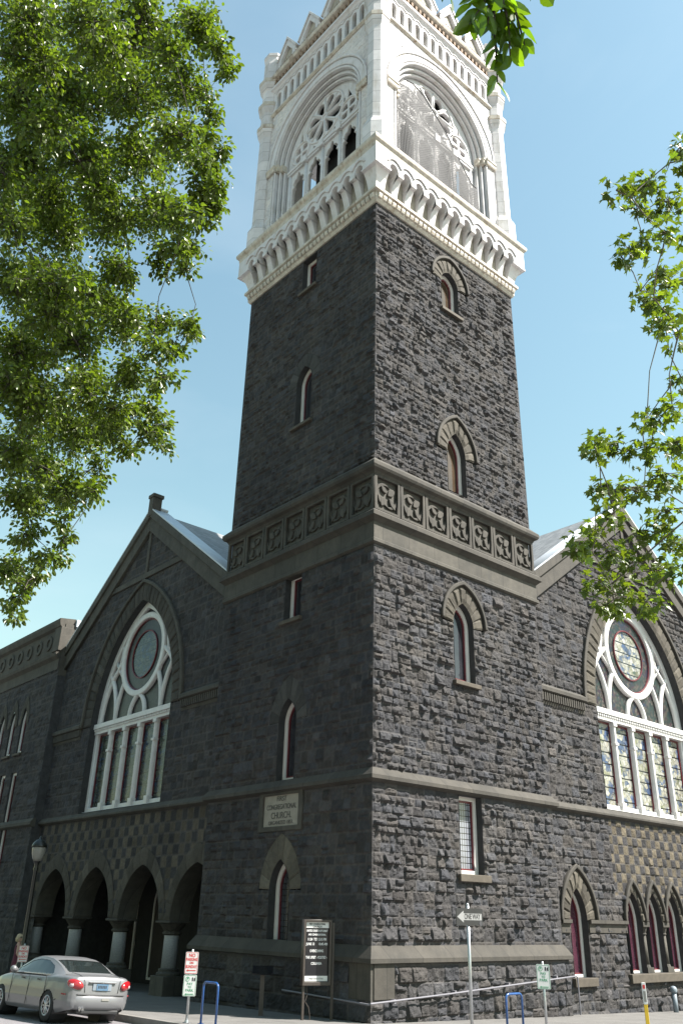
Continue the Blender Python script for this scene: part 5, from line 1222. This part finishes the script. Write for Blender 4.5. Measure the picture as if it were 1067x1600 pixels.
LEFT = [[-10.5, -6.4, 12.0, 0.39],[-10.2, -5.9, 11.7, 0.36],[-10.2, -5.5, 11.4, 0.36],[-10.0, -5.0, 11.4, 0.25],[-10.1, -6.2, 12.1, 0.25],[-9.7, -4.3, 9.8, 0.31],[-10.7, -6.1, 7.7, 0.27],[-10.2, -4.8, 7.9, 0.31],[-9.9, -3.4, 8.7, 0.4],[-9.7, -4.4, 7.9, 0.25],[-9.8, -3.1, 7.9, 0.27],[-10.9, -4.5, 6.0, 0.2],[-10.7, -7.1, 12.3, 0.25],[-11.1, -7.5, 12.1, 0.27],[-11.0, -7.5, 13.8, 0.2],[-10.8, -6.5, 12.3, 0.5],[-11.3, -7.2, 10.2, 0.5],[-10.8, -5.7, 8.5, 0.45],[-11.0, -4.7, 7.6, 0.56],[-10.5, -4.8, 11.5, 0.34],[-9.8, -5.1, 9.9, 0.27],[-11.1, -3.8, 5.6, 0.2],[-10.5, -1.4, 5.4, 0.18],[-11.4, -2.9, 4.3, 0.25],[-11.2, -1.5, 5.2, 0.34],[-14.2, -5.7, 14.2, 0.98],[-13.4, -1.3, 20.1, 1.36],[-13.5, -7.2, 13.2, 0.92],[-12.5, -3.8, 17.7, 1.22],[-12.0, -5.3, 16.7, 1.02],[-11.8, -4.9, 17.3, 1.06],[-11.5, -6.9, 15.3, 0.71],[-11.0, -6.0, 16.8, 0.77],[-11.3, -7.7, 14.1, 0.33],[-10.8, -7.3, 14.5, 0.16],[-13.5, -3.6, 14.8, 1.11],[-12.7, 0.6, 19.0, 1.43],[-12.7, -3.7, 15.5, 1.16],[-12.2, -3.3, 16.2, 1.21],[-11.9, -5.4, 14.6, 0.97],[-11.2, -3.3, 17.2, 1.14],[-11.2, -6.3, 14.5, 0.72],[-9.2, -2.1, 20.1, 0.99],[-10.5, -6.2, 14.3, 0.34],[-12.7, -2.3, 14.3, 1.05],[-12.2, 0.7, 16.9, 1.25],[-12.3, -4.4, 13.1, 0.96],[-10.7, -0.0, 17.9, 1.29],[-11.3, -4.5, 14.1, 0.89],[-10.7, -3.3, 15.3, 0.97],[-11.7, -7.5, 11.6, 0.64],[-9.3, -2.3, 17.7, 0.97],[-9.7, -4.9, 14.5, 0.5],[-10.5, -6.9, 11.7, 0.27],[-13.5, -5.1, 10.1, 0.72],[-12.2, 0.7, 15.3, 1.06],[-11.9, -2.7, 12.7, 0.9],[-10.7, 1.2, 16.5, 1.14],[-11.5, -4.7, 11.8, 0.77],[-10.2, -1.3, 15.1, 0.97],[-10.9, -5.4, 12.0, 0.73],[-10.1, -3.5, 13.9, 0.84],[-10.3, -6.0, 12.1, 0.45],[-10.6, -5.7, 11.0, 0.39],[-10.4, -4.7, 11.2, 0.24],[-12.5, -2.6, 10.9, 0.97],[-11.8, -0.3, 12.8, 1.12],[-12.5, -5.4, 9.1, 0.77],[-10.1, 2.0, 15.3, 1.25],[-11.1, -4.2, 11.2, 0.58],[-10.3, -2.1, 13.0, 0.67],[-12.4, -3.5, 8.8, 0.89],[-11.7, -1.6, 10.2, 1.02],[-11.7, -4.2, 9.1, 0.89],[-10.8, -1.3, 11.4, 1.09],[-10.6, -3.5, 10.5, 0.72],[-9.7, -1.8, 12.0, 0.81],[-9.7, -3.5, 11.0, 0.54],[-9.5, -4.5, 10.2, 0.24],[-12.1, -3.7, 7.8, 0.87],[-10.9, -0.6, 9.7, 1.07],[-11.4, -4.5, 7.9, 0.73],[-9.3, 0.8, 11.7, 1.04],[-11.0, -5.3, 8.0, 0.49],[-9.4, -1.7, 10.6, 0.63],[-10.1, -4.5, 8.6, 0.25],[-12.1, -3.4, 6.8, 0.74],[-9.7, 3.7, 11.0, 1.14],[-10.2, -1.2, 9.0, 0.89],[-9.0, 2.1, 10.7, 1.07],[-10.3, -3.4, 8.1, 0.54],[-9.4, -1.2, 9.3, 0.62],[-10.2, -4.7, 7.4, 0.38],[-8.7, -2.6, 8.6, 0.21],[-10.7, -0.2, 7.4, 0.71],[-10.9, -0.6, 7.3, 0.7],[-11.0, -3.2, 6.5, 0.58],[-9.4, 0.9, 8.5, 0.74],[-10.6, -3.4, 6.6, 0.31],[-10.3, -3.2, 7.2, 0.29],[-11.4, -3.0, 5.5, 0.43],[-10.9, -3.3, 5.1, 0.21],[-10.5, 0.0, 6.0, 0.51],[-10.4, -0.8, 5.3, 0.27],[-11.1, -2.0, 4.3, 0.2],[-10.5, -2.5, 5.9, 0.16],[-11.4, -3.7, 4.8, 0.25],[-12.2, -7.6, 13.2, 0.53],[-10.0, -2.4, 20.6, 0.81],[-13.8, -5.3, 13.8, 0.89],[-12.8, -0.9, 19.3, 1.22],[-13.0, -6.6, 13.5, 0.75],[-11.6, -2.5, 18.9, 1.04],[-13.5, -5.9, 11.8, 0.73],[-12.0, -0.8, 17.5, 1.06],[-12.4, -2.9, 13.1, 0.89],[-12.0, -1.2, 14.7, 0.99],[-12.1, -5.0, 12.0, 0.69],[-11.3, -2.6, 14.3, 0.82],[-12.5, -4.9, 8.8, 0.62],[-10.3, 2.1, 14.2, 0.98],[-10.8, -2.6, 11.5, 0.78],[-10.2, -0.7, 12.8, 0.87],[-10.9, -1.6, 7.6, 0.61],[-9.6, 2.5, 9.7, 0.77],[-12.6, -4.0, 7.8, 0.63],[-11.7, -0.5, 10.0, 0.79],[-13.9, -5.1, 11.2, 0.63],[-13.2, -1.7, 14.5, 0.8]]
RIGHT = [[-8.16, -13.42, 8.23, 0.09],[-6.7, -12.95, 9.69, 0.16],[-6.83, -13.28, 9.38, 0.21],[-6.2, -13.28, 9.49, 0.26],[-6.31, -12.81, 9.56, 0.18],[-6.91, -12.89, 8.34, 0.15],[-6.4, -12.81, 8.78, 0.18],[-7.65, -13.75, 7.56, 0.22],[-6.64, -12.59, 8.58, 0.08],[-6.6, -13.17, 7.97, 0.24],[-6.36, -12.67, 8.02, 0.14],[-7.38, -13.32, 6.91, 0.15],[-5.93, -13.04, 8.22, 0.23],[-5.5, -12.61, 8.03, 0.18],[-7.08, -13.44, 6.43, 0.14],[-6.76, -13.11, 7.0, 0.09],[-5.82, -12.81, 6.62, 0.09],[-6.34, -13.66, 10.24, 0.07],[-7.38, -14.05, 8.86, 0.05],[-6.6, -12.96, 5.71, 0.17],[-6.53, -12.72, 5.64, 0.12],[-5.45, -12.44, 5.84, 0.25],[-5.62, -12.09, 6.32, 0.08],[-6.84, -11.87, 5.54, 0.09],[-6.68, -12.05, 5.46, 0.14],[-6.39, -12.17, 5.42, 0.16],[-6.3, -12.41, 5.41, 0.2],[-5.88, -12.38, 5.17, 0.29],[-7.4, -12.21, 5.05, 0.07],[-6.37, -11.62, 5.12, 0.09],[-5.17, -11.21, 5.59, 0.16],[-6.08, -12.05, 4.91, 0.26],[-4.99, -11.85, 5.03, 0.31],[-6.8, -12.02, 4.37, 0.14],[-5.32, -11.57, 4.7, 0.29],[-4.75, -11.75, 4.6, 0.31],[-5.86, -11.14, 4.67, 0.15],[-6.23, -11.18, 4.33, 0.08],[-6.03, -11.41, 4.22, 0.19],[-5.38, -11.38, 4.22, 0.23],[-4.5, -11.31, 4.38, 0.28],[-5.95, -12.38, 3.72, 0.14],[-7.16, -11.66, 3.91, 0.05],[-5.52, -10.79, 4.08, 0.08],[-4.92, -10.75, 4.18, 0.14],[-5.53, -11.4, 3.72, 0.15],[-5.91, -11.19, 3.48, 0.07],[-5.16, -10.95, 3.67, 0.09],[-6.05, -11.9, 3.31, 0.09]]
b = loc(-16.6, .5)
tree('elm_tree', 'big leafy elm filling the upper left, sky showing through its leaves', 'tree', b, [(0, 0, -.1), (.1, .1, 3), (.3, .2, 7), (.2, .5, 12), (.6, .8, 17), (.8, 1, 21)], .42, LEFT, .108, (ELM, ELMF), 'leaf_elm', 'bark', (.062, .096, .020), 3, 46, 23, limbr=.012)
b = loc(-5.0, -16.4)
tree('plane_tree', 'plane tree with lobed leaves hanging in from the right edge', 'tree', b, [(0, 0, -.1), (.1, .1, 2.5), (.3, .5, 5), (.2, .8, 8), (.3, 1, 11)], .30, [c for c in RIGHT if c[3] > .03], .125, (PLV, PLF), 'leaf_plane', 'bark_plane', (.062, .10, .018), 5, 32, 9, 1.1, limbr=.012, pen=6)
# park elms along the left street, added to block sky light from the left face
rr = np.random.RandomState(9)
for bx, by, h, lab in ((-21, 5, 23, 'tall spreading park elm added for shade across the left street from the tower'), (-23, 20, 24, 'big park elm added for shade across the left street from the arcade'), (-24, 36, 24, 'park elm added for shade far down the left street'), (-19.5, 13, 17, 'tall park elm added for shade, standing behind the big leafy elm'), (-20, 27, 16, 'farther park elm added for shade beyond the left street'), (-22, -6, 18, 'park elm added for shade on the far pavement beside the camera')):
    cl = []
    for k in range(34):
        d = rr.normal(0, 1, 3); d /= np.linalg.norm(d); q = rr.uniform(.5, 1)
        cl.append((bx+d[0]*5.5*q, by+d[1]*6*q, gz(bx, by)+h*.62+d[2]*h*.36*q, 1.9))
    tree('elm_tree', lab, 'tree', loc(bx, by), [(0, 0, -.1), (.1, 0, 4), (.2, .3, 9), (0, .2, h*.8)], .45, cl, .24, (ELM, ELMF), 'leaf_elm', 'bark', (.055, .10, .016), 20+int(by), 9, 9, 2, group='park elms added to shade the left face', twig=False)
# twig of a tree above the camera
def near_tree():
    b = loc(-13.2, -19.6); root = empty('elm_tree', 'elm behind the camera whose leafy twig hangs in at the top', 'tree', b); B = Vector(b); rng = np.random.RandomState(12)
    A = Acc(); A.tube([(0, 0, -.1), (0, 0, 1.5), (.1, .1, 3.5), (.1, .3, 6)], [.3, .22, .2, .14], 12)
    hub = Vector((-14.95, -16.75, 2.6))-B
    A.tube([(.08, .05, 3.2), (-.6, 1.2, 4.6), tuple(hub+Vector((.2, -.3, .3))), tuple(hub)], [.1, .06, .025, .012], 8)
    P = []; D = []
    def twig(pts, nl, t0=.15, sz=1):
        pts = [Vector(p)-B for p in pts]; A.tube(pts, list(np.linspace(.006, .0018, len(pts))), 5)
        for k in range(nl):
            t = t0+(1-t0)*k/(nl-1)*.999; i = min(int(t*(len(pts)-1)), len(pts)-2); f = t*(len(pts)-1)-i; p = pts[i].lerp(pts[i+1], f); ax = (pts[i+1]-pts[i]).normalized()
            side = ax.cross(Vector((-.59, -.68, -.43))).normalized()*(1 if k % 2 else -1); d = side*.6+ax*.6+Vector((0, 0, -.55))+Vector(rng.normal(0, .22, 3)); P.append(np.array(p)); D.append(np.array(d))
    A.tube([hub, Vector((-15.03, -16.523, 1.75))-B], [.01, .006], 6); A.tube([hub, Vector((-15.5, -16.2, 1.9))-B], [.01, .005], 6); A.tube([hub, Vector((-14.95, -16.6, 1.8))-B], [.01, .005], 6)
    twig([(-15.03, -16.523, 1.75), (-15.013, -16.498, 1.60), (-14.99, -16.481, 1.52), (-14.963, -16.457, 1.43)], 13)
    twig([(-15.03, -16.523, 1.75), (-15.06, -16.50, 1.62), (-15.085, -16.47, 1.545)], 10)
    twig([(-15.03, -16.523, 1.75), (-14.965, -16.54, 1.63), (-14.925, -16.53, 1.55)], 10)
    twig([(-15.03, -16.523, 1.75), (-15.04, -16.51, 1.66), (-15.03, -16.49, 1.58)], 6)
    twig([(-15.03, -16.523, 1.75), (-15.07, -16.51, 1.68), (-15.085, -16.48, 1.62)], 10)
    twig([(-15.02, -16.523, 1.75), (-14.985, -16.525, 1.60), (-14.955, -16.50, 1.51)], 12)
    twig([(-15.03, -16.523, 1.76), (-14.99, -16.51, 1.65), (-14.97, -16.50, 1.59)], 6)
    twig([(-15.5, -16.2, 1.9), (-15.60, -16.04, 1.72), (-15.61, -16.02, 1.68)], 4, .5)
    twig([(-14.95, -16.6, 1.8), (-14.944, -16.61, 1.72), (-14.94, -16.61, 1.68)], 3, .5)
    twig([(-15.1, -16.48, 1.8), (-15.127, -16.448, 1.70), (-15.127, -16.44, 1.67)], 3, .5)
    A.build('trunk', 'bark', root, True)
    leaves('crown', np.array(P), np.array(D), .068, (NLV, NLF), 'leaf_near', root, rng, (.060, .115, .012), .22, .0)
near_tree()
